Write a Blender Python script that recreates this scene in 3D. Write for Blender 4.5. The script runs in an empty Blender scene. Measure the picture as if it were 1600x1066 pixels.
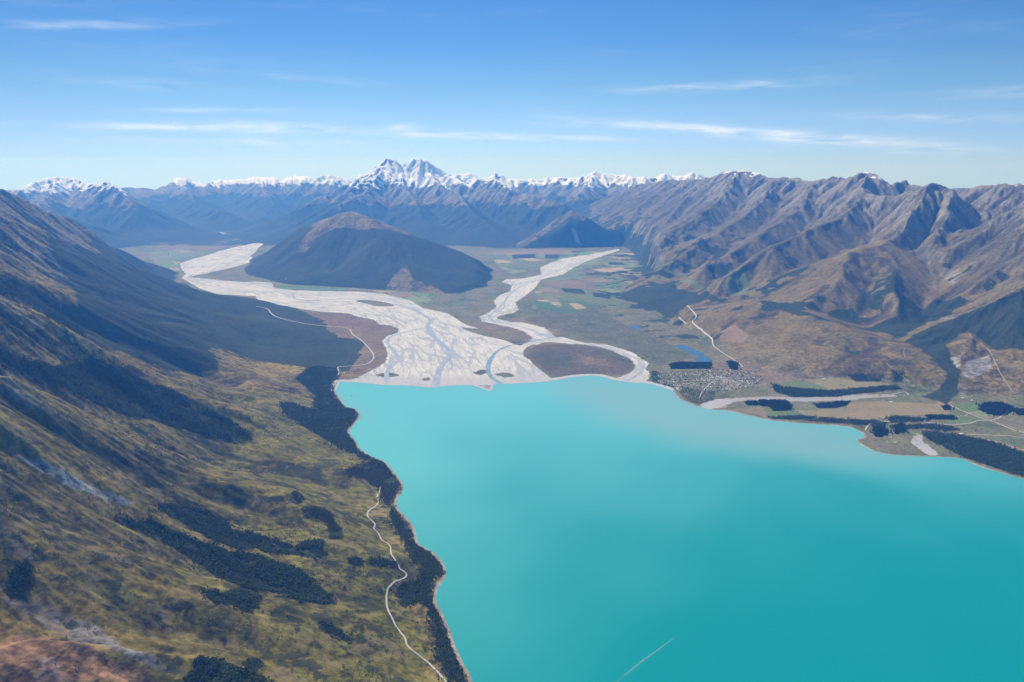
import bpy, math, random
import numpy as np

# ----------------------------------------------------------------- camera, sky, sun, exposure
sc = bpy.context.scene
COL = sc.collection
CAM_H = 2300.0
FPX = 1244.0                      # focal length in photograph pixels (1600 wide)
PITCH = math.atan(275.0 / FPX)    # looking slightly down on the lake
cd = bpy.data.cameras.new('camera')
cam = bpy.data.objects.new('camera', cd); COL.objects.link(cam)
cd.sensor_width = 36.0
cd.lens = 36.0 * FPX / 1600.0
cd.clip_start = 1.0
cd.clip_end = 400000.0
cam.location = (0, 0, CAM_H)
cam.rotation_euler = (math.pi / 2 - PITCH, 0, 0)
sc.camera = cam

SUN_ELEV = math.radians(48)
SUN_AZ = math.radians(-44)        # measured from +Y (view direction) towards +X
sdir = (math.sin(SUN_AZ) * math.cos(SUN_ELEV), math.cos(SUN_AZ) * math.cos(SUN_ELEV), math.sin(SUN_ELEV))

world = bpy.data.worlds.new('World'); sc.world = world; world.use_nodes = True
wn = world.node_tree; wn.nodes.clear()
def N(t, typ, **kw):
    n = t.nodes.new(typ)
    for k, v in kw.items(): setattr(n, k, v)
    return n
def L(t, a, b): t.links.new(a, b)
w_out = N(wn, 'ShaderNodeOutputWorld')
w_bg = N(wn, 'ShaderNodeBackground'); w_bg.inputs['Strength'].default_value = 0.12
sky = N(wn, 'ShaderNodeTexSky', sky_type='NISHITA')
sky.sun_disc = False; sky.sun_elevation = SUN_ELEV; sky.sun_rotation = SUN_AZ
sky.altitude = 2300; sky.air_density = 1.0; sky.dust_density = 0.3; sky.ozone_density = 2.0
def wmath(op, a, b=None, c=None, clamp=False):
    n = N(wn, 'ShaderNodeMath', operation=op); n.use_clamp = clamp
    for i, v in enumerate((a, b, c)):
        if v is None: continue
        if isinstance(v, (int, float)): n.inputs[i].default_value = v
        else: L(wn, v, n.inputs[i])
    return n.outputs[0]
# thin cirrus on the sky: streaks laid out by azimuth and elevation
tc = N(wn, 'ShaderNodeTexCoord'); sp = N(wn, 'ShaderNodeSeparateXYZ'); L(wn, tc.outputs['Generated'], sp.inputs[0])
az = wmath('DEGREES', wmath('ARCTAN2', sp.outputs[0], sp.outputs[1]))
el = wmath('DEGREES', wmath('ARCSINE', sp.outputs[2]))
cmb = N(wn, 'ShaderNodeCombineXYZ'); L(wn, wmath('MULTIPLY', az, 0.16), cmb.inputs[0]); L(wn, wmath('MULTIPLY', el, 1.1), cmb.inputs[1])
nz = N(wn, 'ShaderNodeTexNoise'); nz.inputs['Scale'].default_value = 1.6; nz.inputs['Detail'].default_value = 8; nz.inputs['Roughness'].default_value = 0.6
nz.inputs['Distortion'].default_value = 0.4
L(wn, cmb.outputs[0], nz.inputs['Vector'])
nz2 = N(wn, 'ShaderNodeTexNoise'); nz2.inputs['Scale'].default_value = 0.35; nz2.inputs['Detail'].default_value = 3
L(wn, cmb.outputs[0], nz2.inputs['Vector'])
# (azimuth, elevation, half length, half thickness, tilt, strength) in degrees
CIRRUS = [(-20, 2.35, 9, .22, .00, .85), (-17.5, 2.6, 4, .30, .0, .55), (-7.5, 2.55, 1.2, .25, .0, .8), (-1.5, 1.95, 9, .22, -.02, .75),
          (15, 2.2, 9.5, .32, -.075, 1.0), (27.5, .95, 2.6, .25, -.02, .75), (14, 5.1, 6.5, .30, .02, .5), (-20, 3.45, 5, .15, .02, .4),
          (-18, 1.5, 9, .22, .0, .4), (27, 2.9, 5, .28, -.05, .4), (-27, 8.2, 6, .28, .09, .35), (-14, 5.6, 5, .3, -.06, .2), (20, 1.5, 5, .3, -.02, .3),
          (3.5, 2.75, 2.2, .16, -.02, .4), (32, 4.2, 5, .3, 0, .3), (-25, 5.0, 6, .35, -.04, .2)]
acc = None
for (a0, e0, hl, ht, tilt, s) in CIRRUS:
    da = wmath('SUBTRACT', az, a0)
    ex = wmath('SUBTRACT', wmath('SUBTRACT', el, e0), wmath('MULTIPLY', da, tilt))
    g = wmath('ADD', wmath('POWER', wmath('ABSOLUTE', wmath('DIVIDE', da, hl)), 2.5), wmath('POWER', wmath('ABSOLUTE', wmath('DIVIDE', ex, ht)), 2.0))
    g = wmath('MULTIPLY', wmath('EXPONENT', wmath('MULTIPLY', g, -1.0)), s)
    acc = g if acc is None else wmath('ADD', acc, g)
tex = wmath('MULTIPLY', wmath('SUBTRACT', nz.outputs[0], 0.36), 3.2, clamp=True)
veil = wmath('MULTIPLY', wmath('MULTIPLY', wmath('SUBTRACT', nz2.outputs[0], 0.52), 1.2, clamp=True), tex)
cloud = wmath('ADD', wmath('MULTIPLY', wmath('MULTIPLY', acc, tex), 0.75), wmath('MULTIPLY', veil, 0.35), clamp=True)
mixc = N(wn, 'ShaderNodeMix', data_type='RGBA')
L(wn, cloud, mixc.inputs[0]); mixc.inputs[7].default_value = (8.6, 8.9, 9.3, 1)
# clear mountain air: pale at the skyline, deeper blue above, deeper still away from the sun
skr = N(wn, 'ShaderNodeValToRGB'); L(wn, wmath('DIVIDE', wmath('ADD', el, 4.0), 40.0, clamp=True), skr.inputs[0])
stops = [(0.0, (5.4, 7.3, 9.6)), (.10, (4.9, 7.0, 9.6)), (.155, (3.5, 5.8, 8.9)), (.22, (2.1, 4.5, 7.4)), (.30, (1.15, 3.2, 6.9)), (.42, (.62, 2.2, 6.0)), (1.0, (.35, 1.3, 3.8))]
cr = skr.color_ramp
while len(cr.elements) < len(stops): cr.elements.new(.5)
for e_, (p_, c_) in zip(cr.elements, stops): e_.position = p_; e_.color = (*[v / 10 for v in c_], 1)
skg = N(wn, 'ShaderNodeVectorMath', operation='SCALE'); L(wn, skr.outputs[0], skg.inputs[0])
mr = N(wn, 'ShaderNodeMapRange', interpolation_type='SMOOTHSTEP'); L(wn, wmath('ABSOLUTE', wmath('ADD', az, 10)), mr.inputs[0])
for i_, v_ in zip((1, 2, 3, 4), (0., 60., 10.0, 7.2)): mr.inputs[i_].default_value = v_
L(wn, mr.outputs[0], skg.inputs['Scale'])
hi_ = N(wn, 'ShaderNodeMapRange', interpolation_type='SMOOTHSTEP'); L(wn, el, hi_.inputs[0])
for i_, v_ in zip((1, 2, 3, 4), (14., 40., .0, 1.0)): hi_.inputs[i_].default_value = v_
skyc = N(wn, 'ShaderNodeMix', data_type='RGBA'); L(wn, hi_.outputs[0], skyc.inputs[0])
L(wn, skg.outputs[0], skyc.inputs[6]); L(wn, sky.outputs[0], skyc.inputs[7])
L(wn, skyc.outputs[2], mixc.inputs[6])
L(wn, mixc.outputs[2], w_bg.inputs['Color'])
L(wn, w_bg.outputs[0], w_out.inputs['Surface'])

sl = bpy.data.lights.new('sun', 'SUN'); sl.energy = 5.0; sl.angle = math.radians(0.5); sl.color = (1.0, 0.945, 0.86)
sun = bpy.data.objects.new('sun', sl); COL.objects.link(sun); sun.location = (0, 0, 6000)
from mathutils import Vector
sun.rotation_euler = Vector(sdir).to_track_quat('Z', 'Y').to_euler()
sc.view_settings.view_transform = 'Standard'; sc.view_settings.look = 'None'
sc.view_settings.exposure = 0.05; sc.view_settings.gamma = 1.0; sc.view_settings.use_curve_mapping = False
sc.cycles.use_denoising = True
sc.cycles.max_bounces = 5; sc.cycles.diffuse_bounces = 2; sc.cycles.glossy_bounces = 2
sc.cycles.volume_bounces = 1; sc.cycles.transparent_max_bounces = 8; sc.cycles.caustics_reflective = False

# ----------------------------------------------------------------- photograph pixel -> place
CP, SP = math.cos(PITCH), math.sin(PITCH)
def rays(px, py):
    u = (np.asarray(px, float) - 800.0) / FPX; v = (533.0 - np.asarray(py, float)) / FPX
    return np.stack([u, CP + v * SP, -SP + v * CP], -1)
def at(px, py, d_km):              # the point seen at a pixel, d kilometres ahead
    r = rays(px, py); t = d_km * 1000.0 / r[..., 1]
    return r * t[..., None] + np.array([0, 0, CAM_H]) if r.ndim > 1 else r * t + np.array([0, 0, CAM_H])
def flat(px, py, z=2.0):
    r = rays(px, py); t = (z - CAM_H) / r[..., 2]
    return (r * t[..., None])[..., :2]

# ----------------------------------------------------------------- noise
rng = np.random.RandomState(7)
_perm = rng.permutation(512).astype(np.int64); _perm = np.concatenate([_perm, _perm, _perm])
_ang = rng.rand(512) * 2 * np.pi
_gx = np.cos(_ang).astype(np.float32); _gy = np.sin(_ang).astype(np.float32)
def gnoise(x, y, seed=0):
    xi = np.floor(x).astype(np.int64); yi = np.floor(y).astype(np.int64)
    fx = (x - xi).astype(np.float32); fy = (y - yi).astype(np.float32)
    u = fx * fx * fx * (fx * (fx * 6 - 15) + 10); v = fy * fy * fy * (fy * (fy * 6 - 15) + 10)
    def g(ix, iy, dx, dy):
        h = _perm[(_perm[(ix + seed * 37) & 511] + (iy & 511)) & 511]
        return _gx[h] * dx + _gy[h] * dy
    a = g(xi, yi, fx, fy); b = g(xi + 1, yi, fx - 1, fy)
    c = g(xi, yi + 1, fx, fy - 1); d = g(xi + 1, yi + 1, fx - 1, fy - 1)
    return (a + (b - a) * u) * (1 - v) + (c + (d - c) * u) * v
def fbm(x, y, scale, octs=4, seed=0, rough=0.5, ridged=False):
    s = np.zeros(np.shape(x), np.float32); a = 1.0; f = 1.0 / scale; tot = 0
    for i in range(octs):
        n = gnoise(x * f + i * 17.3, y * f - i * 9.1, seed + i) * 1.5
        if ridged: n = 1 - 2 * np.abs(n)
        s += a * n; tot += a; a *= rough; f *= 2.03
    return s / tot
def sstep(a, b, x):
    t = np.clip((x - a) / (b - a), 0, 1); return t * t * (3 - 2 * t)
def _hash2(ix, iy, seed):
    h = _perm[(_perm[(ix + seed * 31) & 511] + (iy & 511)) & 511]
    h2 = _perm[(h + 77) & 511]
    return h.astype(np.float32) / 512.0, h2.astype(np.float32) / 512.0
def gully_octave(x, y, dx, dy, seed):   # stripes that run down the slope direction, blended cell by cell
    ix = np.floor(x).astype(np.int64); iy = np.floor(y).astype(np.int64)
    fx = (x - ix).astype(np.float32); fy = (y - iy).astype(np.float32)
    va = np.zeros_like(fx); vx = np.zeros_like(fx); vy = np.zeros_like(fx); wt = np.zeros_like(fx)
    for i in (-1, 0, 1):
        for j in (-1, 0, 1):
            hx, hy = _hash2(ix + i, iy + j, seed)
            px = fx - i - hx * 0.8 - 0.1 ; py = fy - j - hy * 0.8 - 0.1
            w = np.exp(-(px * px + py * py) * 2.2)
            ph = (px * dx + py * dy) * (2 * np.pi) + hx * 6.28
            c = np.cos(ph); s = -np.sin(ph) * 2 * np.pi
            va += w * c; vx += w * s * dx; vy += w * s * dy; wt += w
    return va / wt, vx / wt, vy / wt

def curve(pts, n=4):                  # smooth a pixel outline
    p = np.asarray(pts, float); out = []
    for i in range(len(p) - 1):
        p0, p1, p2, p3 = p[max(i - 1, 0)], p[i], p[i + 1], p[min(i + 2, len(p) - 1)]
        for k in range(n):
            t = k / n
            out.append(0.5 * ((2 * p1) + (-p0 + p2) * t + (2 * p0 - 5 * p1 + 4 * p2 - p3) * t * t + (-p0 + 3 * p1 - 3 * p2 + p3) * t ** 3))
    out.append(p[-1]); return np.array(out)

SHORE_L = [(760,1180),(735,1066),(722,1040),(708,1010),(700,985),(686,955),(678,938),(682,918),(694,900),(690,880),(672,862),(652,850),(645,825),(632,808),(620,795),(618,782),(628,765),(624,750),(612,736),(600,722),(580,714),(562,702),(556,692),(544,676),(548,668),(561,652),(555,640),(540,636),(530,622),(523,612),(530,596)]
SHORE_N = [(530,596),(560,597),(600,601),(640,602),(670,605),(705,602),(740,602),(765,610),(772,600),(800,599),(840,597),(870,593),(900,588),(935,587),(958,593),(985,597),(1005,598),(1020,600),(1040,606),(1054,612),(1064,624),(1090,634),(1110,639),(1140,642),(1175,650),(1210,657),(1250,661),(1300,664),(1330,668),(1348,676),(1352,684),(1340,688),(1352,698),(1372,706),(1400,711),(1450,713),(1500,716),(1530,728),(1560,737),(1600,748),(1680,765),(1800,790)]
# ----------------------------------------------------------------- ridges that carry the relief
# each vertex: photograph x, y, kilometres ahead, half width of the flank in km
RIDGES = {
 'hill': [   # the lone dark hill between the two rivers
  [(405,404,19.9,.3),(425,390,19.6,.6),(450,370,19.2,.95),(478,351,18.8,1.35),(510,339,18.5,1.9),(545,329,18.2,2.3),(575,339,17.9,2.4),(620,359,17.3,2.3),(660,380,16.9,2.0),(700,404,16.5,1.6),(740,424,16.1,1.0),(770,442,15.9,.35)],
  [(545,334,18.2,2.2),(520,380,16.9,1.4),(500,415,16.2,.8)],
  [(600,352,17.5,2.0),(640,400,16.1,1.4),(690,440,15.0,.7)],
 ],
 'small_hill': [
  [(803,386,22.8,.3),(840,362,23.2,.8),(870,341,23.5,1.2),(893,329,23.6,1.5),(915,338,23.4,1.4),(945,364,23.0,1.0),(972,386,22.6,.4)],
  [(893,331,23.6,1.0),(880,365,22.6,.7)],
 ],
 'snow_mountain': [
  [(425,362,27,1.6),(455,335,28,2.0),(500,306,30,2.6),(540,289,31.5,3),(570,270,32,3.3),(590,256,32,3.6),(605,246,32,3.8),(618,247,32,3.8),(630,257,32,3.8),(645,249,32,3.8),(660,247,32,3.8),(672,255,32,3.6),(690,265,32,3.4),(700,270,32,3.2),(715,272,32,3),(735,276,32,3)],
  [(598,252,31.8,2.6),(590,275,30,2.4),(570,298,28.5,2.4),(530,318,27.2,2.2),(480,345,25.8,1.8),(440,372,24.6,1)],
  [(600,262,31,2.2),(628,288,29.4,2.2),(650,312,28,2.4),(662,345,26,2.2),(665,375,24.2,1.2)],
  [(665,262,31.5,2.4),(690,290,29.6,2.2),(712,300,28.6,2.2),(728,318,27.2,2.2),(765,352,25,1.8),(800,384,23.4,.9)],
  [(735,278,32,3),(775,281,29.5,2.6),(795,292,28.6,2.4),(835,306,27.5,2.2),(880,318,26.5,2),(925,345,25.6,1.6),(950,370,24.8,.8)],
  [(590,272,30,2.2),(540,300,28.2,2.2),(500,326,26.8,2.0)],
  [(700,270,31.5,2.6),(745,295,29.6,2.4),(775,318,28,2.2),(800,350,26,1.6)],
  [(575,266,32,3),(560,272,31.6,3),(545,284,31.2,2.8),(520,296,30.8,2.6)],
 ],
 'distant_range': [
  [(-160,290,28,4),(-60,300,28,4),(20,303,28,4),(45,290,29,4),(75,280,30,4.2),(90,277,30.5,4.2),(120,279,30.5,4),(140,288,30,3.6),(172,285,28,3.0),(185,297,27.4,2.8),(215,322,26.5,2.4),(250,348,26,2),(300,372,25.4,1)],
  [(90,280,30,3),(60,320,26,2.4),(120,345,23.5,2)],
  [(185,300,38,4),(215,300,38,4),(245,291,38,4),(266,285,38,4),(275,275,38,4.2),(290,277,38,4.2),(300,281,38,4),(320,287,38,4),(345,280,39,4),(365,282,39,4),(400,278,39,4),(422,275,39,4),(440,280,39,4),(480,276,39,4),(520,273,39,4),(545,281,39,4),(600,285,39,4)],
  [(275,280,37.5,3),(300,310,33.5,2.6),(340,330,30.5,2),(380,350,29.5,1)],
  [(245,295,37.5,3),(230,320,32.5,2.6),(270,345,29.5,1.6),(310,362,28,1)],
  [(400,285,38,3),(430,318,34,2.4),(410,340,31,1.6)],
  [(700,275,38,4),(735,271,37,4),(755,278,37,4),(775,271,37,4),(800,280,37,4),(830,279,37,4),(870,278,37,4),(900,278,36,4),(930,270,36,4),(960,274,36,4),(990,276,35,4),(1020,277,35,4),(1045,272,35,4),(1060,277,35,4),(1085,270,35,4),(1110,277,35,4),(1200,280,35,4)],
  [(930,275,35.5,3),(900,305,32,2.4),(925,330,29,1.6)],
 ],
 'mountain_range': [
  [(965,300,30,2.6),(1000,288,28.5,3),(1050,280,26,3.2),(1100,278,24.5,3.2),(1130,270,23.5,3.4),(1160,267,22.8,3.6),(1185,272,22.2,3.4),(1202,278,21.5,3),(1240,279,20.5,3),(1270,285,19.6,2.8),(1305,275,19,2.8),(1325,279,18.4,2.8),(1350,268,17.8,3),(1370,275,17.4,2.8),(1383,287,17.2,2.4),(1415,281,17.4,2.4),(1432,292,17,2.4),(1480,296,16.5,2.4),(1530,291,15.8,2.6),(1570,288,15.2,2.8),(1600,288,14.8,3),(1720,280,13.5,3),(1900,262,12,3)],
  [(1050,283,26,2.2),(1010,315,24.6,2.2),(985,345,23.6,1.8),(965,375,22.8,.8)],
  [(1100,280,24.2,2.2),(1060,320,22.2,2.2),(1035,350,21,1.8),(1000,378,20.2,.8)],
  [(1150,270,22.5,2.2),(1130,305,20.4,2.2),(1100,330,19.2,2.2),(1060,355,18.2,1.8),(1010,385,17.2,.9)],
  [(1205,280,21,2),(1190,315,18.8,2.0),(1150,345,17.2,2),(1100,372,16.2,1.6),(1050,398,15.4,.9)],
  [(1270,287,19.2,2),(1250,320,17.2,2),(1215,350,15.8,2),(1160,378,14.8,1.6),(1100,402,14.2,.9)],
  [(1350,272,17.4,2.2),(1340,310,15.6,2),(1310,345,14.2,2.0),(1262,360,13.6,1.8),(1210,378,13.2,1.5),(1165,402,13,1.0),(1130,425,12.6,.6)],
  [(1340,300,16,1.8),(1400,308,15,1.8),(1432,297,14.6,2.0),(1450,285,15,2.4),(1477,285,15,2.4),(1489,296,15,2.0),(1500,320,14.8,1.6)],
  [(1450,288,14.4,1.8),(1425,330,13.4,1.4),(1400,362,12.9,1.0)],
  [(1485,290,14.5,1.6),(1480,330,13.3,1.2),(1458,368,12.3,1.0),(1475,385,12.0,.8),(1478,440,11.2,.5)],
  [(1850,230,11.5,3.2),(1700,275,12,3.2),(1600,315,12.4,3.0),(1550,336,12.6,2.6),(1500,362,12.7,1.9),(1482,378,12.7,1.3)],
  [(1700,340,11,2.2),(1640,370,11,2.0),(1560,410,10.9,1.5),(1510,455,10.6,1.0)],
  [(1850,340,9.8,2.0),(1700,395,9.6,2.0),(1600,441,9.5,1.8),(1530,472,9.6,1.5),(1470,500,9.6,1.1),(1420,522,9.6,.7)],
  [(1720,455,8.8,1.3),(1640,500,8.8,1.1),(1570,535,8.8,.9),(1525,560,8.6,.6)],
 ],
 'foothill': [
  [(1385,374,12.8,2.6),(1375,384,12.3,2.6),(1345,388,12.2,2.5),(1290,404,12.2,2.3),(1240,420,12.3,2.0),(1200,434,12.5,1.7),(1150,450,13.0,1.3),(1100,455,13.6,.9)],
  [(1378,386,12.2,2.0),(1392,420,11.4,1.5),(1400,465,10.5,1.0),(1385,495,10.2,.6)],
  [(1330,392,12.0,1.8),(1300,440,11.2,1.5),(1265,470,10.8,1.1)],
  [(1150,463,12.0,1.2),(1200,471,11.0,1.8),(1232,478,10.7,1.8),(1275,491,10.2,1.7),(1325,510,9.6,1.45),(1375,526,9.25,1.3),(1412,540,8.95,1.15),(1450,557,8.65,.95),(1474,582,8.3,.5)],
  [(1200,471,11,1.5),(1190,510,10.3,1.1),(1200,550,9.6,.6)],
  [(1325,510,9.6,1.2),(1340,560,8.9,.7)],
  [(1100,440,14.2,1.6),(1060,462,13.4,1.2),(1010,470,13.0,.9),(960,462,13.8,.7)],
  [(1150,420,14.6,2.2),(1090,425,15,1.8),(1040,430,15.2,1.3)],
 ],
 'mountainside': [
  [(-420,180,6,4),(-260,210,8.5,4),(-120,255,10.5,3.6),(-40,280,11.6,3.0),(0,296,12,2.6),(35,305,12.5,2.3),(70,321,13,2.0),(105,333,13.8,1.8),(128,350,14.3,1.4),(160,374,15.2,1.2),(200,394,16.2,.9),(245,412,17,.45)],
  [(0,296,12,2),(60,345,13,1.5),(110,375,14,1),(170,408,15,.6)],
  [(-200,260,7.8,3),(-80,305,8.8,2.6),(0,330,9.5,2.4),(30,347,9.9,2.2),(62,352,10.4,2.0),(82,370,10.8,1.8),(100,371,11,1.8),(130,383,11.4,1.7),(155,392,11.8,1.6),(200,409,12.2,1.4),(240,423,12.5,1.3),(290,441,12.8,1.2),(340,461,13.0,.9),(400,481,12.8,.6),(450,497,12.3,.35),(500,506,11.8,.15)],
  [(155,396,11.6,1.6),(230,450,10.9,1.5),(330,490,10.6,1.3),(420,515,10.5,.9),(500,530,10.3,.4)],
  [(-160,330,6.3,2.6),(-20,388,7.4,2.2),(30,411,7.9,2.0),(62,430,8.3,1.8),(92,452,8.6,1.6),(120,478,8.9,1.4),(200,520,9.0,1.1),(300,560,8.9,.8),(380,585,8.8,.5)],
  [(-240,370,4.6,2.2),(-80,420,5.1,2.2),(0,457,5.5,2.2),(30,472,5.8,2.1),(60,495,6.1,1.9),(100,522,6.5,1.6),(140,544,6.8,1.4),(180,560,7.0,1.2),(220,573,7.1,1.05),(260,588,7.2,.95),(300,607,7.2,.8),(350,628,7.1,.7),(420,650,7.1,.5),(480,662,7.0,.3)],
  [(-260,480,3.2,2),(-100,540,3.7,2.0),(0,570,4.0,1.9),(50,592,4.3,1.7),(85,610,4.6,1.5),(120,622,4.8,1.35),(160,640,5,1.2),(200,655,5.1,1.1),(250,663,5.3,1.0),(300,675,5.4,.9),(345,690,5.45,.8),(430,715,5.5,.6),(520,740,5.5,.3)],
  [(-260,600,3.0,1.8),(-60,690,3.4,1.6),(100,742,3.7,1.3),(200,775,3.85,1.1),(290,800,4.0,.9),(380,843,4.05,.7),(470,860,4.1,.5),(560,870,4.2,.3)],
  [(-300,740,2.6,1.8),(-60,850,2.9,1.5),(80,862,3.0,1.3),(200,870,3.15,1.1),(300,886,3.25,.9),(400,922,3.4,.65),(500,955,3.45,.45),(600,970,3.5,.25)],
  [(-500,900,1.9,1.8),(-200,985,2.3,1.6),(60,985,2.5,1.4),(160,1005,2.6,1.2),(270,1050,2.6,.95),(400,1080,2.75,.7),(520,1110,2.85,.5),(620,1130,3.0,.3)],
  [(-700,1000,1.0,1.8),(-300,1250,1.3,1.5),(0,1350,1.5,1.2),(300,1400,1.8,.9)],
 ],
}
# broad masses behind the spurs, in kilometres of map and metres of height
MASS = {
 'mountainside': [[(-3.6,-3,1200,2.6),(-4.0,1,1250,2.6),(-4.6,4,1350,2.8),(-6.3,8,1500,3.0),(-10,13,1600,3.2),(-14,20,1500,3.5),(-18,28,1500,4)]],
 'mountain_range': [[(10.5,2,1900,3.6),(10.5,6,1900,3.6),(10.5,9,1900,4.0),(11,13,1800,4.2),(10,18,1500,4.5),(7,24,1300,4)]],
 'distant_range': [[(-26,24,1400,6),(-18,34,1300,6),(-10,44,1300,6),(0,44,1300,6),(12,40,1300,6),(20,34,1300,6)]],
}
KINDS = ['valley_floor', 'hill', 'small_hill', 'snow_mountain', 'distant_range', 'mountain_range', 'foothill', 'mountainside']
POWER = {'hill': 1.12, 'small_hill': 1.1, 'snow_mountain': 1.2, 'distant_range': 1.25, 'mountain_range': 1.12, 'foothill': 1.05, 'mountainside': 1.15}

WMUL = {'mountain_range': 1.2, 'snow_mountain': 1.1}
GX0, GX1, GY0, GY1, GS = -34000.0, 34000.0, -3000.0, 50000.0, 60.0
gx = np.arange(GX0, GX1 + 1, GS); gy = np.arange(GY0, GY1 + 1, GS)
base = np.zeros((len(gy), len(gx)), np.float32); who = np.zeros(base.shape, np.int8)
GXX, GYY = np.meshgrid(gx, gy)
WX = GXX + 420 * fbm(GXX, GYY, 2600, 3, 3); WY = GYY + 420 * fbm(GXX, GYY, 2600, 3, 11)   # warped map for natural outlines
def add_ridge(pts, kind, p, warp=1.0):
    global base, who
    k = KINDS.index(kind)
    for a, b in zip(pts[:-1], pts[1:]):
        wmax = max(a[3], b[3]) + 600
        i0 = max(0, int((min(a[1], b[1]) - wmax - GY0) / GS)); i1 = min(len(gy), int((max(a[1], b[1]) + wmax - GY0) / GS) + 2)
        j0 = max(0, int((min(a[0], b[0]) - wmax - GX0) / GS)); j1 = min(len(gx), int((max(a[0], b[0]) + wmax - GX0) / GS) + 2)
        if i1 <= i0 or j1 <= j0: continue
        X = GXX[i0:i1, j0:j1] + warp * (WX[i0:i1, j0:j1] - GXX[i0:i1, j0:j1]) ; Y = GYY[i0:i1, j0:j1] + warp * (WY[i0:i1, j0:j1] - GYY[i0:i1, j0:j1])
        ex, ey = b[0] - a[0], b[1] - a[1]
        t = np.clip(((X - a[0]) * ex + (Y - a[1]) * ey) / (ex * ex + ey * ey + 1e-6), 0, 1)
        d = np.hypot(X - a[0] - t * ex, Y - a[1] - t * ey)
        z = a[2] + (b[2] - a[2]) * t; w = (a[3] + (b[3] - a[3]) * t) * WMUL.get(kind, 1.0)
        h = z * (np.clip(1 - d / w, 0, 1) ** p if kind != 'hill' else np.clip(1 - (d / w) ** 1.35, 0, 1) ** 1.05)
        cur = base[i0:i1, j0:j1]
        who[i0:i1, j0:j1] = np.where(h > cur + 1, k, who[i0:i1, j0:j1])
        kk = 60.0                                    # smooth maximum
        m = np.maximum(cur, h); n = np.clip(1 - np.abs(cur - h) / kk, 0, 1)
        base[i0:i1, j0:j1] = m + n * n * kk * 0.25 * (np.minimum(cur, h) > 1)
for kind, lst in MASS.items():
    for l in lst: add_ridge([(x * 1e3, y * 1e3, z, w * 1e3) for x, y, z, w in l], kind, 1.25)
_lx, _ly = flat(*curve(SHORE_L, 3).T, z=0.0).T
_o = np.argsort(_ly); _west = np.interp(GYY, _ly[_o], _lx[_o]) - GXX          # metres west of the west shore
_ramp = np.interp(_west, [0, 500, 1000, 1500, 2000, 2500, 3000, 4000, 6000], [0, 60, 130, 210, 320, 480, 700, 1000, 1200]) * sstep(10800, 8300, GYY)
_m = _ramp > 1
base[_m] = _ramp[_m]; who[_m] = 7
for kind, lst in RIDGES.items():
    for l in lst:
        pts = []
        for (px, py, D, w) in l:
            q = at(float(px), float(py), D); pts.append((q[0], q[1], max(q[2], 15.0), w * 1000))
        add_ridge(pts, kind, POWER[kind], 0.35)

def bil(G, x, y):
    fx = np.clip((x - GX0) / GS, 0, G.shape[1] - 1.001); fy = np.clip((y - GY0) / GS, 0, G.shape[0] - 1.001)
    i = fx.astype(np.int64); j = fy.astype(np.int64); u = (fx - i).astype(np.float32); v = (fy - j).astype(np.float32)
    return (G[j, i] * (1 - u) + G[j, i + 1] * u) * (1 - v) + (G[j + 1, i] * (1 - u) + G[j + 1, i + 1] * u) * v
def blur(G, n):
    for _ in range(n):
        P = np.pad(G, 1, mode='edge')
        G = (P[:-2, 1:-1] + P[2:, 1:-1] + P[1:-1, :-2] + P[1:-1, 2:] + 4 * G) / 8
    return G
base = blur(base, 1)
soft = blur(base, 8)
SGY, SGX = np.gradient(soft, GS)

# ----------------------------------------------------------------- the terrain sheet: rows by distance, columns by bearing
def steps(segs):
    out = []
    for a, b, s in segs:
        n = max(1, int(round((b - a) / s))); out.append(np.linspace(a, b, n, endpoint=False))
    return np.concatenate(out + [np.array([segs[-1][1]])])
RR = steps([(200,900,35),(900,2600,11),(2600,5200,11),(5200,9000,17),(9000,14000,23),(14000,24500,34),(24500,33500,42),(33500,40000,75),(40000,48000,300)])
ta = np.concatenate([np.linspace(-1.25, -0.76, 24, endpoint=False), np.linspace(-0.76, 0.76, 1010), np.linspace(0.76, 1.25, 25)[1:]])
AZ = np.arctan(ta)
NR, NC = len(RR), len(AZ)
X = (RR[:, None] * np.sin(AZ)[None, :]).ravel(); Y = (RR[:, None] * np.cos(AZ)[None, :]).ravel()

def seg_dist(x, y, pl):
    d = np.full(x.shape, 1e9)
    for a, b in zip(pl[:-1], pl[1:]):
        ex, ey = b[0] - a[0], b[1] - a[1]
        t = np.clip(((x - a[0]) * ex + (y - a[1]) * ey) / (ex * ex + ey * ey + 1e-9), 0, 1)
        d = np.minimum(d, (x - a[0] - t * ex) ** 2 + (y - a[1] - t * ey) ** 2)
    return np.sqrt(d)
def inside(x, y, pl):
    c = np.zeros(x.shape, bool)
    for a, b in zip(pl, np.roll(pl, -1, 0)):
        cond = (a[1] > y) != (b[1] > y)
        xx = a[0] + (y - a[1]) * (b[0] - a[0]) / (b[1] - a[1] + 1e-12)
        c ^= cond & (x < xx)
    return c
def poly_sd(x, y, pl, margin=400.0):   # + inside, - outside, clipped at the margin
    pl = np.asarray(pl, float); out = np.full(x.shape, -margin, np.float32)
    lo = pl.min(0) - margin; hi = pl.max(0) + margin
    m = (x > lo[0]) & (x < hi[0]) & (y > lo[1]) & (y < hi[1])
    if not m.any(): return out
    xs, ys = x[m], y[m]
    d = seg_dist(xs, ys, np.vstack([pl, pl[:1]])); s = inside(xs, ys, pl)
    out[m] = np.clip(np.where(s, d, -d), -margin, 1e9); return out
lake_poly = np.vstack([flat(*curve(SHORE_L, 3).T, z=0.0), flat(*curve(SHORE_N, 3).T, z=0.0), [[9000, 4200], [9000, -4000], [-1500, -4000], [-100, 1500]]])
lake_sd = poly_sd(X, Y, lake_poly, 1500.0)

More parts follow.
